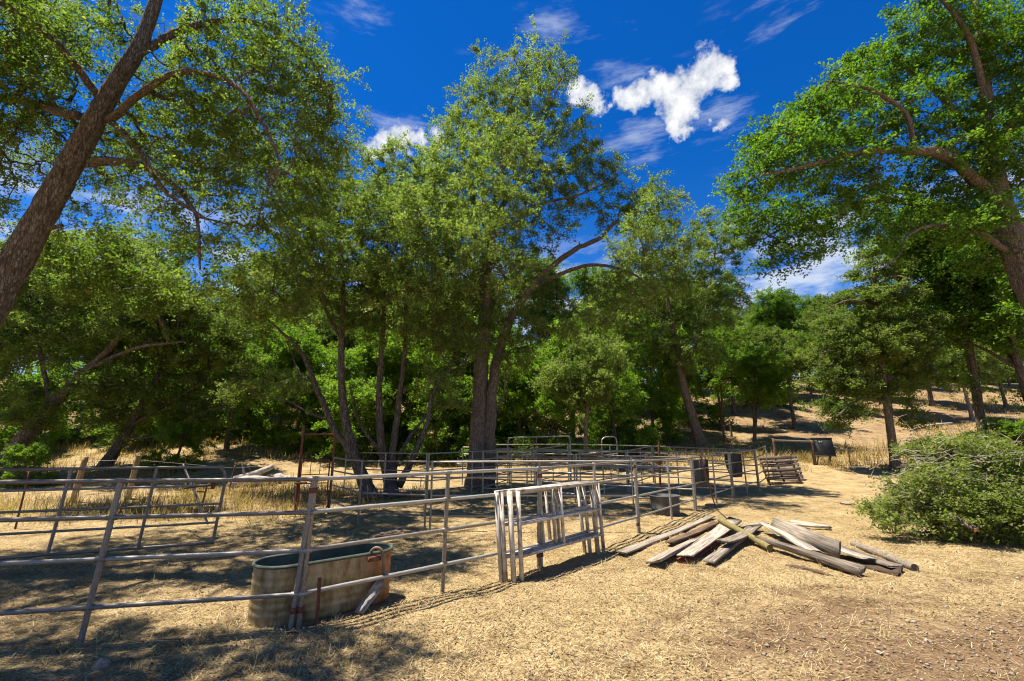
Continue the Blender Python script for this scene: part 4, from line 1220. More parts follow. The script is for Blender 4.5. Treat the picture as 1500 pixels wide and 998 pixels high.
# ------------------------------------------------------------------ tubular gate on the left
def tubular_gate():
    Yr, Yl = 8.7, 7.0
    a = P(315, 760, Yr); b_ = P(-150, 760, Yl)
    a = np.array([a[0], a[1], hs(a[0], a[1])]); b_ = np.array([b_[0], b_[1], hs(b_[0], b_[1])])
    org = (a + b_) / 2
    t = thing('tubular_gate', 'dark tubular farm gate with rounded corner behind the left rails', 'gate', org)
    zs = [.22, .56, .88, 1.2, 1.52]
    d = (b_ - a) / np.linalg.norm(b_ - a)
    lean = np.array([.10, 0, 0])
    q = lambda f, z: a + (b_ - a) * f + np.array([0, 0, z]) + lean * z / 1.5
    L_ = np.linalg.norm(b_ - a)
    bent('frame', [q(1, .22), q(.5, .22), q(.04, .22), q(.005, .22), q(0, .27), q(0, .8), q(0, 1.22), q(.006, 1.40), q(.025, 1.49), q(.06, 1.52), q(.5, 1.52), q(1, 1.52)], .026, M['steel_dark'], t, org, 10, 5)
    for z in zs[1:4]:
        pipe('rail', q(0, z), q(1, z), .02, M['steel_dark'], t, org)
    for f in (.27, .56, .86):
        pipe('upright', q(f, .22), q(f, 1.52), .024, M['steel_dark'], t, org)
    br = obj('latch_plate', np_mesh('latch_plate', *_boxat(.03, .012, .06), M['rust']), t, q(.04, 1.2) - org - np.array([0, .03, 0]))
    pipe('latch_rod', q(.15, 1.16) - [0, .03, 0], q(.02, 1.22) - [0, .03, 0], .012, M['rust'], t, org)


def _boxat(sx, sy, sz, bev=.0):
    V, F = box_verts(sx, sy, sz, bev)
    return V, F


tubular_gate()
# rusty stake and slanting rod by the gate latch
g = G(291, 757); t = thing('rusty_stake', 'short rusty stake with hooks at the latch end of the tubular gate', 'stake', g)
pipe('stake', g - [0, 0, .1], g + [.10, 0, .78], .022, M['rust'], t, g)
pipe('hook', g + [-.14, -.01, .64], g + [.09, -.01, .63], .018, M['rust'], t, g)
pipe('hook', g + [.09, -.01, .72], g + [.30, -.01, .72], .012, M['rust'], t, g)
a = P(268, 680, 10.6); b_ = P(288, 728, 10.2)
t = thing('slanting_rod', 'dark slanting metal brace rod behind the gate latch', 'rod', b_)
g2 = G(300, 752)
pipe('rod', a, b_ + (b_ - a) * .75, .022, M['steel_dark'], t, b_)


# ------------------------------------------------------------------ rusty walk-through gate frame
def rusty_gate():
    a = np.array([*RG0, hs(*RG0)]); b_ = np.array([*RG1, hs(*RG1)]); b_ = b_ + (a - b_) * .02
    org = (a + b_) / 2
    t = thing('rusty_gate_frame', 'tall rusty red gate frame with a closed barred gate, left of the forked oak', 'gate', org)
    H = 2.32
    pipe('post', a - [0, 0, .05], a + [.02, 0, H + .12], .035, M['rust'], t, org)
    pipe('post', b_ - [0, 0, .05], b_ + [0, 0, H - .1], .032, M['rust'], t, org)
    pipe('header', a + [.02, 0, H - .12], b_ + [0, 0, H - .16], .026, M['rust'], t, org)
    q = lambda f, z: a + (b_ - a) * f + np.array([0, -.03, z])
    lf = bent('gate_leaf', [q(.08, .12), q(.08, .7), q(.08, 1.36), q(.10, 1.42), q(.16, 1.45), q(.5, 1.45), q(.84, 1.45), q(.9, 1.42), q(.92, 1.36), q(.92, .7), q(.92, .12), q(.08, .12)], .022, M['rust'], t, org, 8, 4)
    for z in (.35, .58, .82, 1.06):
        pipe('bar', q(.08, z), q(.92, z), .014, M['rust'], t, org)
    for f in (.36, .64):
        pipe('bar', q(f, 1.06), q(f, 1.45), .010, M['rust'], t, org)
    pipe('latch', q(-.06, .84) - [0, .03, 0], q(.3, .84) - [0, .03, 0], .026, M['rust'], t, org)


rusty_gate()


# ------------------------------------------------------------------ stock tank
def stock_tank():
    Lh, Wh, H = .80, .31, .60
    ang = math.atan2(N1[1][1] - A0[1], N1[1][0] - A0[0])
    d = np.array([math.cos(ang), math.sin(ang)]); nrm = np.array([-d[1], d[0]])
    c = np.array(A0) + d * .46 + nrm * .44
    t = thing('stock_tank', 'oval galvanised stock tank with rust streaks and dark water behind the front rails', 'stock tank', (c[0], c[1], hs(*c) - .01), rz=ang)

    def oval(k, z, n=48):
        a = np.linspace(0, 2 * math.pi, n, endpoint=False)
        x = np.cos(a) * Wh; y = np.sin(a) * Wh
        x = x + np.sign(np.cos(a)) * (Lh - Wh) * np.minimum(1, np.abs(np.cos(a)) * 6)
        s = np.stack([x, y], 1)
        u = s / np.linalg.norm(np.stack([np.cos(a) * Wh, np.sin(a) * Wh], 1), axis=1)[:, None]
        off = np.stack([np.cos(a), np.sin(a)], 1) * k
        p = s + off
        return np.concatenate([p, np.full((n, 1), z)], 1)

    def loft(rings, mat, name, parent, caps=False):
        n = len(rings[0]); V = np.vstack(rings)
        i = np.arange(len(rings) - 1)[:, None] * n; j = np.arange(n)[None]; j2 = (j + 1) % n
        F = [np.stack([i + j, i + j2, i + n + j2, i + n + j], -1).reshape(-1, 4)]
        if caps: F.append(np.array([list(reversed(range(n)))]))
        return obj(name, np_mesh(name, V, F, mat, True), parent)
    prof = [(-.015, 0), (0, .01), (.0, .05)]
    for z0 in (.12, .20, .28, .42, .50):
        prof += [(0, z0 - .018), (.006, z0), (0, z0 + .018)]
    prof += [(.0, .56), (.0, H)]
    body = loft([oval(k, z) for k, z in prof], M['tank'], 'body', t, True)
    rim = [oval(.004 + .019 * math.cos(a), H + .019 * math.sin(a)) for a in np.linspace(0, 2 * math.pi, 9)]
    loft(rim, M['tank_in'], 'rim', t)
    loft([oval(-.012, z) for z in (H, .4, .2)], M['tank_in'], 'inner_wall', t)
    n = 48; o = oval(-.014, .43)
    obj('water', np_mesh('water', o, [np.array([list(range(n))])], M['water']), t)
    # hose over the rim with a rusty float clip
    hx = .44
    bent('hose', [np.array(p) for p in ((hx - .05, -.22, .50), (hx - .04, -.32, .63), (hx, -.37, .67), (hx + .06, -.405, .62), (hx + .09, -.41, .45), (hx + .10, -.412, .28))], .018, M['hose'], t, (0, 0, 0), 8, 5)
    V, F = box_verts(.075, .02, .028, .006)
    f = obj('float_clip', np_mesh('float_clip', V, F, M['rust']), t, (hx - .02, -.375, .55))
    return t, d, nrm, c, ang


tank, fd, fn, tc_, tang = stock_tank()


def board(name, a, b_, w, th, mat, roll=0.0, parent=None, seed=0, end_drop=0.0):
    """plank whose axis runs a -> b (world)"""
    a = np.asarray(a, float); b_ = np.asarray(b_, float)
    L_ = np.linalg.norm(b_ - a)
    rng = np.random.default_rng(seed)
    V, F = box_verts(L_ / 2, w / 2, th / 2, min(th, w) * .10, rng, .006, 6)
    endm = np.abs(np.abs(V[:, 0]) - L_ / 2) < .04
    V[endm, 0] += rng.normal(0, .018, int(endm.sum()))
    V[:, 2] += .013 * rng.normal() * (V[:, 0] / (L_ / 2)) ** 2 + .02 * rng.normal() * (V[:, 0] / (L_ / 2)) * (V[:, 1] / (w / 2))
    V[:, 1] += .012 * rng.normal() * (V[:, 0] / (L_ / 2)) ** 2
    me = np_mesh(name, V, F, M[mat])
    o = bpy.data.objects.new(name, me); link(o, parent)
    x = Vector(b_ - a).normalized(); z = Vector((0, 0, 1)); y = z.cross(x).normalized(); z = x.cross(y)
    m = Matrix((x, y, z)).transposed().to_4x4()
    o.matrix_world = Matrix.Translation(Vector((a + b_) / 2)) @ m @ Matrix.Rotation(roll, 4, 'X')
    return o


g0 = np.array([*(tc_ + fd * .20 - fn * .50), 0]); g0[2] = hs(g0[0], g0[1])
g1 = np.array([*(tc_ + fd * .55 - fn * .38), 0]); g1[2] = hs(g1[0], g1[1]) + .28
tag(board('leaning_slab', g0 + [0, 0, .03], g1, .11, .035, 'grey_wood', .5, seed=4), 'weathered grey slab leaning on the foot of the stock tank', 'plank')
g = G(464, 918); t = thing('steel_stake', 'short rusty stake in front of the stock tank', 'stake', g)
pipe('stake', g - [0, 0, .1], g + [-.015, 0, .47], .02, M['rust'], t, g)
a = G(548, 792); b_ = G(590, 786)
tag(board('flat_slab', a + [0, 0, .05], b_ + [0, 0, .06], .42, .09, 'brown_wood', 0, seed=6), 'flat weathered wooden slab on the ground behind the stock tank', 'slab')
for i in range(3):
    me = rock_mesh('slab_stone', M['rock'], np.random.default_rng(50 + i), 2, .2)
    o = obj('stone', me, None, (a + (b_ - a) * (.3 + .25 * i)) + [0, .02 * i, .11]); o.scale = (.08, .06, .05)
    tag(o, ('first', 'second', 'third')[i] + ' small stone from the left on the wooden slab behind the tank', 'stone', 'stones on the slab')
g = G(147, 978); o = obj('stone', rock_mesh('field_stone', M['rock'], np.random.default_rng(60), 3, .2), None, g + [0, 0, .015]); o.scale = (.075, .06, .09)
tag(o, 'brown stone in the shade at the lower left, below the rail post', 'stone')


# ------------------------------------------------------------------ stack of white frames leaning on the front line
def white_frames():
    a = np.array(N1[1]) - np.array(N1[0]); a = a / np.linalg.norm(a)
    nrm = np.array([a[1], -a[0]])                        # towards the camera side
    s0, s1 = G(764, 853), G(884, 812)
    d = (s1 - s0)[:2]; Lf = np.linalg.norm(d); d = d / Lf
    nr = np.array([d[1], -d[0]])
    H = 1.22
    labs = ['white pipe frame nearest the viewer in the leaning stack', 'white pipe frame second from the front of the leaning stack', 'white pipe frame in the middle of the leaning stack',
            'white pipe frame second from the back of the leaning stack', 'white pipe frame at the back of the stack, against the rails']
    for k in range(5):
        off = .02 + .065 * k
        rr = random.Random(k)
        sh = rr.uniform(-.05, .05) - .02 * k
        p = s0[:2] - nr * off + d * sh; q = p + d * (Lf * rr.uniform(.97, 1.02))
        p = np.array([*p, hs(*p) - .01]); q = np.array([*q, hs(*q) - .01])
        lean = np.array([*(-nr * (.07 + .01 * k)), 0.])
        org = p.copy()
        t = thing('white_frame', labs[k], 'frame', org, 'white frames stacked against the rails')
        Q = lambda f, z: p + (q - p) * f + np.array([0, 0, z]) + lean * z / H
        h = H + rr.uniform(-.02, .02)
        for f in (0.0, 1.0):
            bar(t, org, 'leg', Q(f, 0), Q(f, h), .028, .026, d)
        bar(t, org, 'rail', Q(-.01, h), Q(1.01, h), .024, .024, None)
        for z in (.33, .76):
            bar(t, org, 'rail', Q(0, z), Q(1, z), .026, .022, None)
        fm = .47 + .02 * k * (-1) ** k
        bar(t, org, 'slat', Q(fm, .33), Q(fm, h), .026, .022, d)


def bar(parent, org, name, a, b_, hw, ht, d):
    a = np.asarray(a) - org; b_ = np.asarray(b_) - org
    L_ = np.linalg.norm(b_ - a)
    V, F = box_verts(L_ / 2, hw, ht, .009)
    o = obj(name, np_mesh(name, V, F, M['white_paint']), parent)
    x = Vector(b_ - a).normalized()
    ref = Vector((0, 0, 1)) if d is None else Vector((d[0], d[1], 0))
    y = ref.cross(x).normalized(); z = x.cross(y)
    o.matrix_local = Matrix.Translation(Vector((a + b_) / 2)) @ Matrix((x, y, z)).transposed().to_4x4()


white_frames()

# ------------------------------------------------------------------ plank pile
def gp(px, py, z): return G(px, py, z)


planks = [
    ((912, 811), (1044, 757), .06, .06, .17, .045, 'grey_wood', 0.0, 'longest grey plank at the left edge of the pile'),
    ((981, 796), (1050, 766), .07, .06, .14, .04, 'brown_wood', .1, 'narrow brown plank lying second from the left of the pile'),
    ((956, 822), (1020, 790), .10, .05, .26, .06, 'grey_wood', -.25, 'broad grey plank with thick cut end near the left of the pile'),
    ((1001, 823), (1060, 784), .03, .03, .20, .05, 'red_wood', 0.0, 'red painted board under the broad white plank'),
    ((1004, 815), (1078, 761), .12, .16, .27, .04, 'white_wood', .05, 'broad white plank on the left half of the pile'),
    ((1038, 822), (1110, 771), .07, .10, .17, .06, 'grey_wood', -.1, 'grey plank right of the broad white plank'),
    ((1060, 797), (1104, 776), .18, .16, .20, .04, 'grey_wood', .1, 'short grey board lying on top beside the broad white plank'),
    ((1118, 766), (1190, 806), .22, .14, .20, .05, 'white_wood', -.1, 'long white plank in the right half of the pile'),
    ((1131, 766), (1230, 806), .26, .22, .27, .04, 'grey_wood', 1.2, 'dark wide board standing on its edge on the pile'),
    ((1112, 789), (1262, 836), .14, .09, .15, .12, 'grey_wood', .1, 'thick square beam along the front of the pile'),
    ((1215, 798), (1272, 820), .16, .12, .24, .035, 'white_wood', 0.0, 'pale plank right of the board on edge'),
    ((1240, 806), (1310, 830), .09, .08, .22, .04, 'grey_wood', 0.0, 'grey plank at the right end of the pile, upper one'),
    ((1235, 822), (1318, 838), .03, .03, .24, .05, 'brown_wood', 0.0, 'brown plank at the right end of the pile, lowest one'),
    ((1160, 766), (1216, 772), .08, .07, .20, .06, 'white_wood', .2, 'pale short plank at the back of the pile'),
    ((1206, 824), (1248, 837), .05, .03, .14, .03, 'brown_wood', 0.1, 'short brown board in front of the square beam end'),
    ((1150, 826), (1222, 842), .02, .02, .07, .03, 'brown_wood', 0.0, 'thin brown lath at the front foot of the pile'),
    ((1020, 800), (1066, 778), .02, .02, .16, .04, 'brown_wood', 0.0, 'brown board on the ground beneath the pile middle'),
    ((1085, 772), (1120, 766), .05, .05, .16, .04, 'grey_wood', 0.0, 'short grey board at the back middle of the pile'),
]
for i, (pa, pb, za, zb, w, th, mat, roll, lab) in enumerate(planks):
    tag(board('plank', gp(*pa, za), gp(*pb, zb), w, th * .8, mat, roll, seed=100 + i), lab, 'plank', 'planks of the timber pile')


def round_post(name, a, b_, r, mat, label, endmat=None):
    t = thing(name, label, 'post', a)
    p, rr = catmull([a, (a + b_) / 2 + [0, 0, .01], b_], [r, r * .97, r * .94], 4)
    V, F, T = tube(p - a, rr, 14, .012)
    obj('shaft', np_mesh(name, V, [F], M[mat], True), t)
    n = len(V) - 2
    for k, c in ((0, 0), (1, 1)):
        o = obj('end_face', np_mesh('end_face', V, [T[k * 14:(k + 1) * 14]], M[endmat or mat]), t)


round_post('round_post', gp(1055, 762, .26), gp(1128, 803, .08), .062, 'olive_wood', 'round olive treated post lying across the middle of the pile')
round_post('round_post', gp(1250, 797, .02), gp(1340, 832, .05), .06, 'grey_wood', 'round grey pole with dark end at the right edge of the pile', 'bark_dark')


# ------------------------------------------------------------------ tubs, pallets
def tub(name, label, c, rt, rb, h, ang=0):
    t = thing(name, label, 'tub', c)
    n = 24; a = np.linspace(0, 2 * math.pi, n, endpoint=False)
    prof = [(rb * .98, 0), (rb, .02), (rb + (rt - rb) * .3, h * .3), (rb + (rt - rb) * .33 + .008, h * .33), (rb + (rt - rb) * .36, h * .36), (rt * .98, h * .92), (rt + .02, h * .95), (rt + .02, h), (rt - .015, h), (rb - .02, .06)]
    V = np.array([[r * math.cos(x), r * math.sin(x), z] for r, z in prof for x in a])
    m = len(prof); i = np.arange(m - 1)[:, None] * n; j = np.arange(n)[None]; j2 = (j + 1) % n
    F = np.stack([i + j, i + j2, i + n + j2, i + n + j], -1).reshape(-1, 4)
    obj('shell', np_mesh('shell', V, [F, np.array([list(reversed(range(n))), list(range((m - 1) * n, m * n))])], M['tub'], True), t)
    return t


g = G(990, 757); g = g + np.array([-.15, .35, 0]); g[2] = hs(g[0], g[1])
tub('water_tub', 'round grey tub standing on the ground behind the front rails', g, .40, .36, .52)


def hanging_tub(label, a, b_, f, W, H, z0):
    """D-shaped feeder hung on the rail, flat side to the rails, bowed to the inside"""
    a, b_ = np.array(a), np.array(b_); d = (b_ - a) / np.linalg.norm(b_ - a); nrm = np.array([-d[1], d[0]])
    c = a + (b_ - a) * f
    o = np.array([*(c + nrm * .04), hs(*c) + z0])
    t = thing('hanging_feeder', label, 'feeder', o, rz=math.atan2(d[1], d[0]))
    n = 13
    al = np.linspace(0, math.pi, n)

    def ring(sx, sy, z, cut=0):
        p = [(-sx, 0)] + [(-sx * math.cos(x), sy * math.sin(x)) for x in al[1:-1]] + [(sx, 0)]
        return np.array([[x, y, z] for x, y in p])
    rings = [ring(W * .32, .20, 0), ring(W * .42, .30, .10), ring(W * .49, .40, H * .5), ring(W * .5, .42, H), ring(W * .53, .45, H + .01), ring(W * .53, .45, H + .04), ring(W * .46, .38, H + .04), ring(W * .38, .28, .2)]
    V = np.vstack(rings); m = len(rings)
    i = np.arange(m - 1)[:, None] * n; j = np.arange(n)[None]; j2 = (j + 1) % n
    F = np.stack([i + j, i + j2, i + n + j2, i + n + j], -1).reshape(-1, 4)
    obj('bin', np_mesh('bin', V, [F, np.array([list(reversed(range(n))), list(range((m - 1) * n, m * n))])], M['tub'], False), t)
    for x in (-.3 * W, .3 * W):
        o2 = bent('hook', [np.array(p) for p in ((x, .03, H - .05), (x, .015, H + .10), (x, -.05, H + .13), (x, -.085, H + .05))], .008, M['rust'], t, (0, 0, 0), 6, 3)


hanging_tub('larger grey feeder bin hung on the pipe rails above the ground tub', N1[3], N1[4], .30, .82, .78, .58)
hanging_tub('smaller grey feeder bin hung on the rails just before the pallets', N1[4], N1[5], .30, .80, .78, .62)
# loose pole leaning over the nearer feeder
a = G(1049, 745); b_ = P(1026, 668, 12.6)
t = thing('leaning_pole', 'thin rusty pole leaning against the rails in front of the larger feeder', 'pole', a)
pipe('pole', a - [0, 0, .05], b_, .018, M['rust'], t, a)
g = G(968, 738); t = thing('steel_post', 'dark rusty post standing among the near pens', 'post', g)
b_ = P(965, 647, g[1])
pipe('post', g - [0, 0, .1], b_, .035, M['rust'], t, g)


def pallet(label, foot_l, foot_r, lean, H, mat, name='pallet'):
    a, b_ = np.asarray(foot_l), np.asarray(foot_r)
    d = b_ - a; W = np.linalg.norm(d); d = d / W
    lean = np.asarray(lean, float)
    upv = np.array([lean[0], lean[1], math.sqrt(max(.05, 1 - lean[0] ** 2 - lean[1] ** 2))])
    upv = upv - d * np.dot(upv, d); upv /= np.linalg.norm(upv)
    nr = np.cross(d, upv)
    t = thing(name, label, 'pallet', a)

    def piece(nm, u, v, off, su, sv, st, seed):
        c = a + d * u + upv * v + nr * off
        V, F = box_verts(su, sv, st, .004, np.random.default_rng(seed), .004, 2)
        o = obj(nm, np_mesh(nm, V, F, M[mat]), t)
        o.matrix_local = Matrix.Translation(Vector(c - a)) @ Matrix((Vector(d), Vector(upv), Vector(nr))).transposed().to_4x4()
    for k, u in enumerate((.03, .5, .97)):
        c = a + d * u * W
        V, F = box_verts(H / 2, .022, .045, .004)
        o = obj('stringer', np_mesh('stringer', V, F, M[mat]), t)
        cc = c + upv * H / 2
        o.matrix_local = Matrix.Translation(Vector(cc - a)) @ Matrix((Vector(upv), Vector(d), Vector(-nr))).transposed().to_4x4()
    for side in (-1, 1):
        for k in range(7 if side > 0 else 5):
            piece('slat', W / 2, .06 + (H - .12) * k / (6 if side > 0 else 4), side * .057, W / 2, .045, .010, k + 10 * side + 30)
    return t


p0, p1 = G(1140, 710), G(1172, 708)
pallet('weathered wooden pallet leaning on the end of the pens, front one', G(1126, 711), G(1168, 709) + [.2, 0, 0], (-.42, .35), 1.2, 'brown_wood')
pallet('weathered wooden pallet leaning behind the front pallet', G(1140, 706) + [0, .25, 0], G(1177, 706) + [.2, .25, 0], (-.38, .40), 1.15, 'grey_wood')


# ------------------------------------------------------------------ wooden fences, wires
def wood_post(label, px, py, h, r, mat='post_wood', tilt=(0, 0), group=None, name='wooden_post', square=False):
    g = G(px, py)
    t = thing(name, label, 'fence post', g, group)
    p = [g - [0, 0, .2], g + np.array([tilt[0] * .5, tilt[1] * .5, h * .5]), g + np.array([tilt[0], tilt[1], h])]
    pp, rr = catmull(p, [r * 1.05, r, r * .92], 4)
    V, F, T = tube(pp - g, rr, 10, .04)
    obj('shaft', np_mesh('shaft', V, [F, T], M[mat], True), t)
    return g + np.array([tilt[0], tilt[1], h])


wood_post('leaning tan wooden post behind the gate, left of the pair', 106, 736, 1.35, .085, tilt=(.12, 0), group='tan posts behind the gate')
wood_post('leaning tan wooden post behind the gate, right of the pair', 186, 731, 1.35, .085, tilt=(.12, 0), group='tan posts behind the gate')
wood_post('thin dark steel fence post at the far left behind the gate', 22, 775, 1.25, .02, 'rust', name='steel_post', tilt=(.02, 0))
wood_post('thin rusty fence post between the gate and the dead logs', 334, 724, 1.0, .025, 'rust', name='steel_post', tilt=(.12, 0))


def wire(label, pts, r=.006):
    t = thing('fence_wire', label, 'wire', pts[0])
    for a, b_ in zip(pts[:-1], pts[1:]):
        pipe('strand', a, b_, r, M['wire'], t, pts[0], 5)


a = G(106, 736) + [.10, 0, 1.22]; b_ = G(186, 731) + [.10, 0, 1.22]; c = G(334, 724) + [.1, 0, .9]
wire('upper wire strung from the tan posts past the gate', [a, b_, c, G(440, 712) + [0, 0, .9]])

# rail fence with the black board at the right
pA = wood_post('wooden post at the left end of the back rail fence', 1138, 682, 1.35, .07, 'brown_wood')
pB = wood_post('wooden post beside the black board', 1194, 681, 1.25, .08, 'brown_wood')
wood_post('thin wire fence post right of the black board', 1246, 682, 1.1, .03, 'brown_wood', name='steel_post')
t = thing('fence_rail', 'single weathered rail joining two posts left of the black board', 'rail', pA)
pipe('rail', pA - [0, 0, .08], pB - [0, 0, .08], .045, M['grey_wood'], t, pA)
g = G(1246, 682)
wire('thin wires between the black board and the layered oak', [pB - [0, 0, .5], g + [0, 0, .8], G(1300, 684) + [0, 0, .8]])
wire('low wire between the black board and the layered oak', [pB - [0, 0, .85], g + [0, 0, .45], G(1300, 684) + [0, 0, .45]])


def black_board():
    g = G(1207, 682)
    Y_ = g[1]
    t = thing('black_board', 'square black board with a small white mark on a stand by the back fence', 'board', g)
    c = P(1206, 655, Y_ + .05); k = zc(c[1], c[2]) / FPX
    V, F = box_verts(14.5 * k, .02, 12.5 * k, .006)
    o = obj('panel', np_mesh('panel', V, F, M['black_board']), t, c - g); o.rotation_euler = (R(-10), 0, R(-4))
    V, F = box_verts(15.2 * k, .03, .025, .004)
    for z in (-12.5 * k, 12.5 * k):
        o2 = obj('edge_trim', np_mesh('edge_trim', V, F, M['black_board']), t, c - g + np.array([0, math.sin(R(10)) * z * 1.0, z])); o2.rotation_euler = (R(-10), 0, R(-4))
    # small tick-shaped white mark
    m = [(-.10, .06), (-.03, -.02), (.0, .03), (.05, -.03), (.12, .07), (.05, .02), (.0, .07), (-.04, .02)]
    V = np.array([[x, -.026, z] for x, z in m])
    o3 = obj('white_mark', np_mesh('white_mark', V, [np.array([list(range(8))])], M['chalk']), t, c - g + np.array([-.12, math.sin(R(10)) * .25, .25])); o3.rotation_euler = (R(-10), 0, R(-4))
    for x in (-9 * k, 9 * k):
        pipe('leg', g + [x, .05, -.05], c + [x, 0, -12 * k], .03, M['black_board'], t, g)
    pipe('brace', c + [9 * k, .03, -10 * k], g + [15 * k, .5, -.02], .025, M['black_board'], t, g)


black_board()
# little wooden H-frame on the hill
gA, gB = G(1061, 646), G(1072, 640)
t = thing('brace_frame', 'small wooden fence brace of two posts on the hillside', 'fence brace', gA)
pipe('post', gA - [0, 0, .1], gA + [0, 0, 1.05], .07, M['brown_wood'], t, gA)
pipe('post', gB - [0, 0, .1], gB + [0, 0, 1.0], .07, M['brown_wood'], t, gA)
pipe('rail', gA + [0, 0, .95], gB + [0, 0, .9], .05, M['brown_wood'], t, gA)


# ------------------------------------------------------------------ logs, branches, stones
def log(label, pts, rad, mat='dead_wood', name='dead_log', group=None, stubs=(), cat='log', sides=10, lum=.06):
    org = np.asarray(pts[0], float)
    t = thing(name, label, cat, org, group)
    p, r = catmull(pts, rad, 5)
    V, F, T = tube(p - org, r, sides, lum)
    obj('stem', np_mesh('stem', V, [F, T], M[mat], True), t)
    for (a, b_, r0) in stubs:
        a, b_ = np.asarray(a), np.asarray(b_)
        V, F, T = tube(catmull([a - org, (a + b_) / 2 - org + [0, 0, .04], b_ - org], [r0, r0 * .7, r0 * .3], 4)[0], catmull([a, a, b_], [r0, r0 * .7, r0 * .3], 4)[1], 6)
        obj('branch_stub', np_mesh('branch_stub', V, [F, T], M[mat], True), t)
    return t


a, b_ = G(338, 712), G(397, 706)
log('bleached dead log with raised end, right of the tubular gate', [a + [0, 0, .2], (a + b_) / 2 + [0, 0, .35], b_ + [0, 0, .62]], [.16, .15, .10], stubs=[(a + (b_ - a) * .3 + [0, 0, .3], a + (b_ - a) * .2 + [0, 0, .8], .05)])
log('thick grey dead log lying under the raised log', [G(336, 715) + [0, 0, .12], G(365, 712) + [0, 0, .2], G(402, 711) + [0, 0, .16]], [.2, .2, .15])
log('pale log lying left of the rusty gate frame', [G(402, 708) + [0, 0, .12], G(420, 707) + [0, 0, .13], G(438, 706) + [0, 0, .1]], [.17, .16, .12])
o = obj('boulder', rock_mesh('boulder', M['pale_rock'], np.random.default_rng(64), 3), None, G(407, 708) + [0, .1, .22]); o.scale = (.3, .25, .3)
tag(o, 'pale grey boulder between the dead logs and rusty gate', 'boulder')
o = obj('boulder', rock_mesh('boulder', M['pale_rock'], np.random.default_rng(65), 3), None, G(680, 684) + [0, .1, .15]); o.scale = (.5, .3, .35)
tag(o, 'pale grey boulder left of the tall double trunk', 'boulder')
a, b_ = G(950, 634), G(1012, 634)
log('long bleached fallen branch on the hillside left of the leaning trunk', [a + [0, 0, .35], a + (b_ - a) * .4 + [0, 0, .22], b_ + [0, 0, .15]], [.08, .11, .12], name='fallen_branch', cat='branch', stubs=[(a + (b_ - a) * .3 + [0, 0, .25], a + (b_ - a) * .05 + [0, .2, .9], .05), (a + (b_ - a) * .6 + [0, 0, .2], a + (b_ - a) * .9 + [0, -.3, .7], .05)])
a, b_ = G(920, 650), G(985, 640)
log('dark fallen branch lying in front of the bleached one', [a + [0, 0, .1], (a + b_) / 2 + [0, 0, .3], b_ + [0, 0, .2]], [.06, .09, .1], 'bark', name='fallen_branch', cat='branch', stubs=[((a + b_) / 2 + [0, 0, .3], (a + b_) / 2 + [-.6, .2, .9], .04)])
a, b_ = G(800, 655), G(838, 648)
log('fallen trunk lying on the bank behind the wide gate arch', [a + [0, 0, .2], (a + b_) / 2 + [0, 0, .35], b_ + [0, 0, .5]], [.16, .16, .13], 'dead_wood', name='fallen_tree', cat='fallen tree')
o = obj('boulder', rock_mesh('boulder', M['rock'], np.random.default_rng(66), 3), None, G(1140, 633) + [0, 0, .05]); o.scale = (.75, .4, .3)
tag(o, 'flat bluish grey boulder on the hillside above the pallets', 'boulder')
o = obj('boulder', rock_mesh('boulder', M['rock'], np.random.default_rng(67), 3), None, G(1242, 739) + [0, 0, .03]); o.scale = (.28, .18, .1)
tag(o, 'flat brown rock on the ground left of the brush pile', 'rock')
a, b_ = G(1335, 632), G(1395, 622)
log('grey fallen branch on the open golden slope', [a + [0, 0, .1], (a + b_) / 2 + [0, 0, .2], b_ + [0, 0, .1]], [.06, .09, .08], name='fallen_branch', cat='branch')


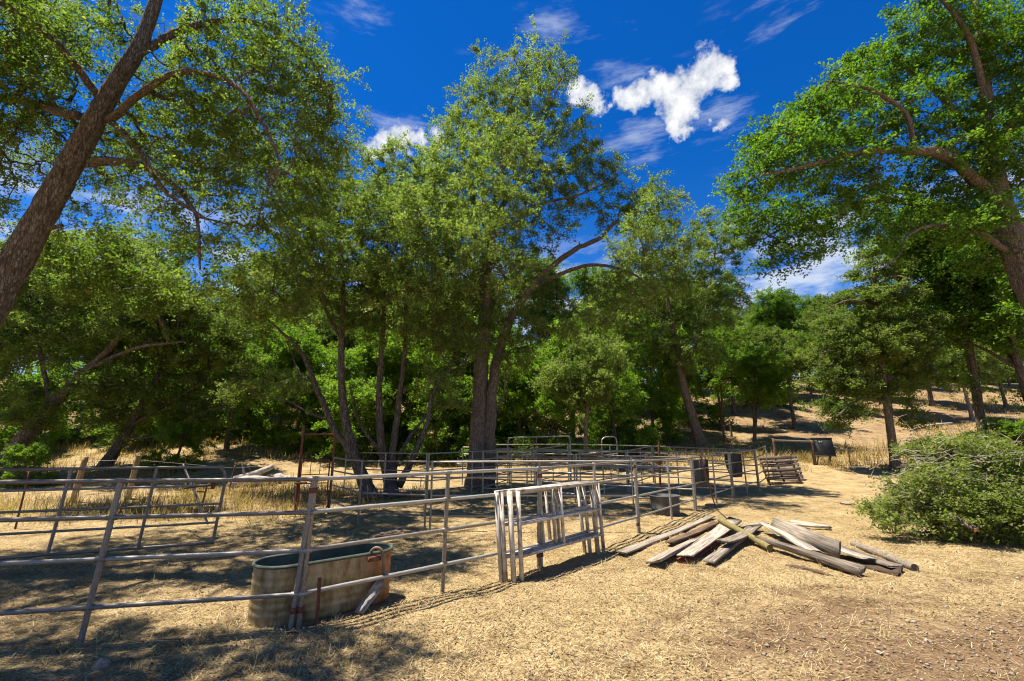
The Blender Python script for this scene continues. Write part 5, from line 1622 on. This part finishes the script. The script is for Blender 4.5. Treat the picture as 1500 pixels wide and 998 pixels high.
# ------------------------------------------------------------------ brush pile of cut green branches
def brush_pile():
    Yb = 10.2
    c0 = G(1420, 785)
    org = np.array([c0[0], Yb, hs(c0[0], Yb)])
    root = thing('brush_pile', 'heap of freshly cut leafy green branches at the right edge', 'brush pile', org)
    rng = np.random.default_rng(90)
    cr_ = [px_crown(9.9, 1400, 735, 80, 45, 90), px_crown(10.6, 1390, 697, 55, 32, 50), px_crown(10.6, 1460, 690, 75, 45, 84), px_crown(10.4, 1420, 665, 60, 22, 40), px_crown(9.6, 1470, 750, 70, 38, 60), px_crown(10.3, 1335, 735, 42, 30, 30), px_crown(9.9, 1300, 757, 24, 16, 9), px_crown(10.5, 1540, 720, 70, 60, 60), px_crown(11.0, 1350, 665, 35, 22, 14)]
    cl = sample_clumps([(c, r, n) for c, r, n in cr_], rng, .16, .6)
    cl[:, 2] = np.maximum(cl[:, 2], hz(cl[:, 0], cl[:, 1]) + .10)
    cl -= org
    limbs = []
    for k in range(16):
        a = org + np.array([rng.uniform(-1.0, 2.2), rng.uniform(-.9, .9), rng.uniform(.1, .7)])
        an = rng.uniform(-.6, .6) + (math.pi if rng.random() < .6 else 0)
        L_ = rng.uniform(.8, 1.5)
        v = np.array([math.cos(an), math.sin(an), 0])
        p = np.array([a, a + v * L_ * .5 + [0, 0, rng.uniform(.05, .35)], a + v * L_ + [0, 0, rng.uniform(-.1, .6)]]) - org
        p[:, 2] = np.maximum(p[:, 2], .05)
        limbs.append((p, np.array([.032, .022, .009]) * rng.uniform(.7, 1.3)))
    sm = [catmull(p, r, 5) for p, r in limbs]
    for p, r in sm:
        V, F, T = tube(p, r, 7, .05, rng)
        obj('cut_branch', np_mesh('cut_branch', V, [F, T], M['bark'], True), root)
    V, F = branch_net(sm, cl, rng, .006)
    o = obj('twigs', np_mesh('brush_twigs', V, F, M['bark'], True), root); o['kind'] = 'stuff'
    V, F, t_ = leaves(cl, .36, np.array([0, 0, .3]), 162, .066, rng, 9, .5, .1, .6, .8, True)
    zmin = hz(V[:, 0] + org[0], V[:, 1] + org[1]) - org[2] + .01
    V[:, 2] = np.maximum(V[:, 2], zmin)
    o = obj('foliage', np_mesh('brush_foliage', V, F, M['leaf_cut'], tint=t_), root); o['kind'] = 'stuff'
    # dead grey twigs over the top left
    A, B = [], []
    for k in range(420):
        a = P(rng.normal(1400, 65), rng.normal(700, 32), 9.9) - org + rng.normal(size=3) * [.0, .3, .0]
        v = rng.normal(size=3) * [.5, .4, .25]; v[2] = abs(v[2])
        A.append(a); B.append(a + v * rng.uniform(.2, .6))
    V, F = segs_mesh(np.array(A), np.array(B), np.full(len(A), .006), np.full(len(A), .002), 4)
    o = obj('dry_twigs', np_mesh('dry_twigs', V, F, M['dead_wood'], True), root); o['kind'] = 'stuff'
    a = P(1408, 764, 9.25); b_ = P(1430, 776, 9.05)
    t = log('cut branch with orange sawn end sticking out of the brush pile', [a + (a - b_) * .8, a, b_], [.045, .05, .055], 'bark', name='sawn_branch', cat='branch')
    V, F, T = tube(np.array([b_, b_ + (b_ - a) / np.linalg.norm(b_ - a) * .006]) - (a + (a - b_) * .8), np.array([.056, .056]), 12)
    obj('sawn_end', np_mesh('sawn_end', V, [F, T], M['cut_wood'], True), t)
    for k, (pa, pb) in enumerate((((1350, 783), (1460, 790)), ((1390, 790), (1500, 787)))):
        a, b_ = G(*pa) + [0, 0, .04], G(*pb) + [0, 0, .05]
        log(('thin stick on the ground at the front foot of the brush pile, left one', 'thin stick on the ground at the front foot of the brush pile, right one')[k], [a, (a + b_) / 2 + [0, .1, .05], b_], [.02, .024, .018], 'bark', name='stick', cat='stick', sides=6)


brush_pile()
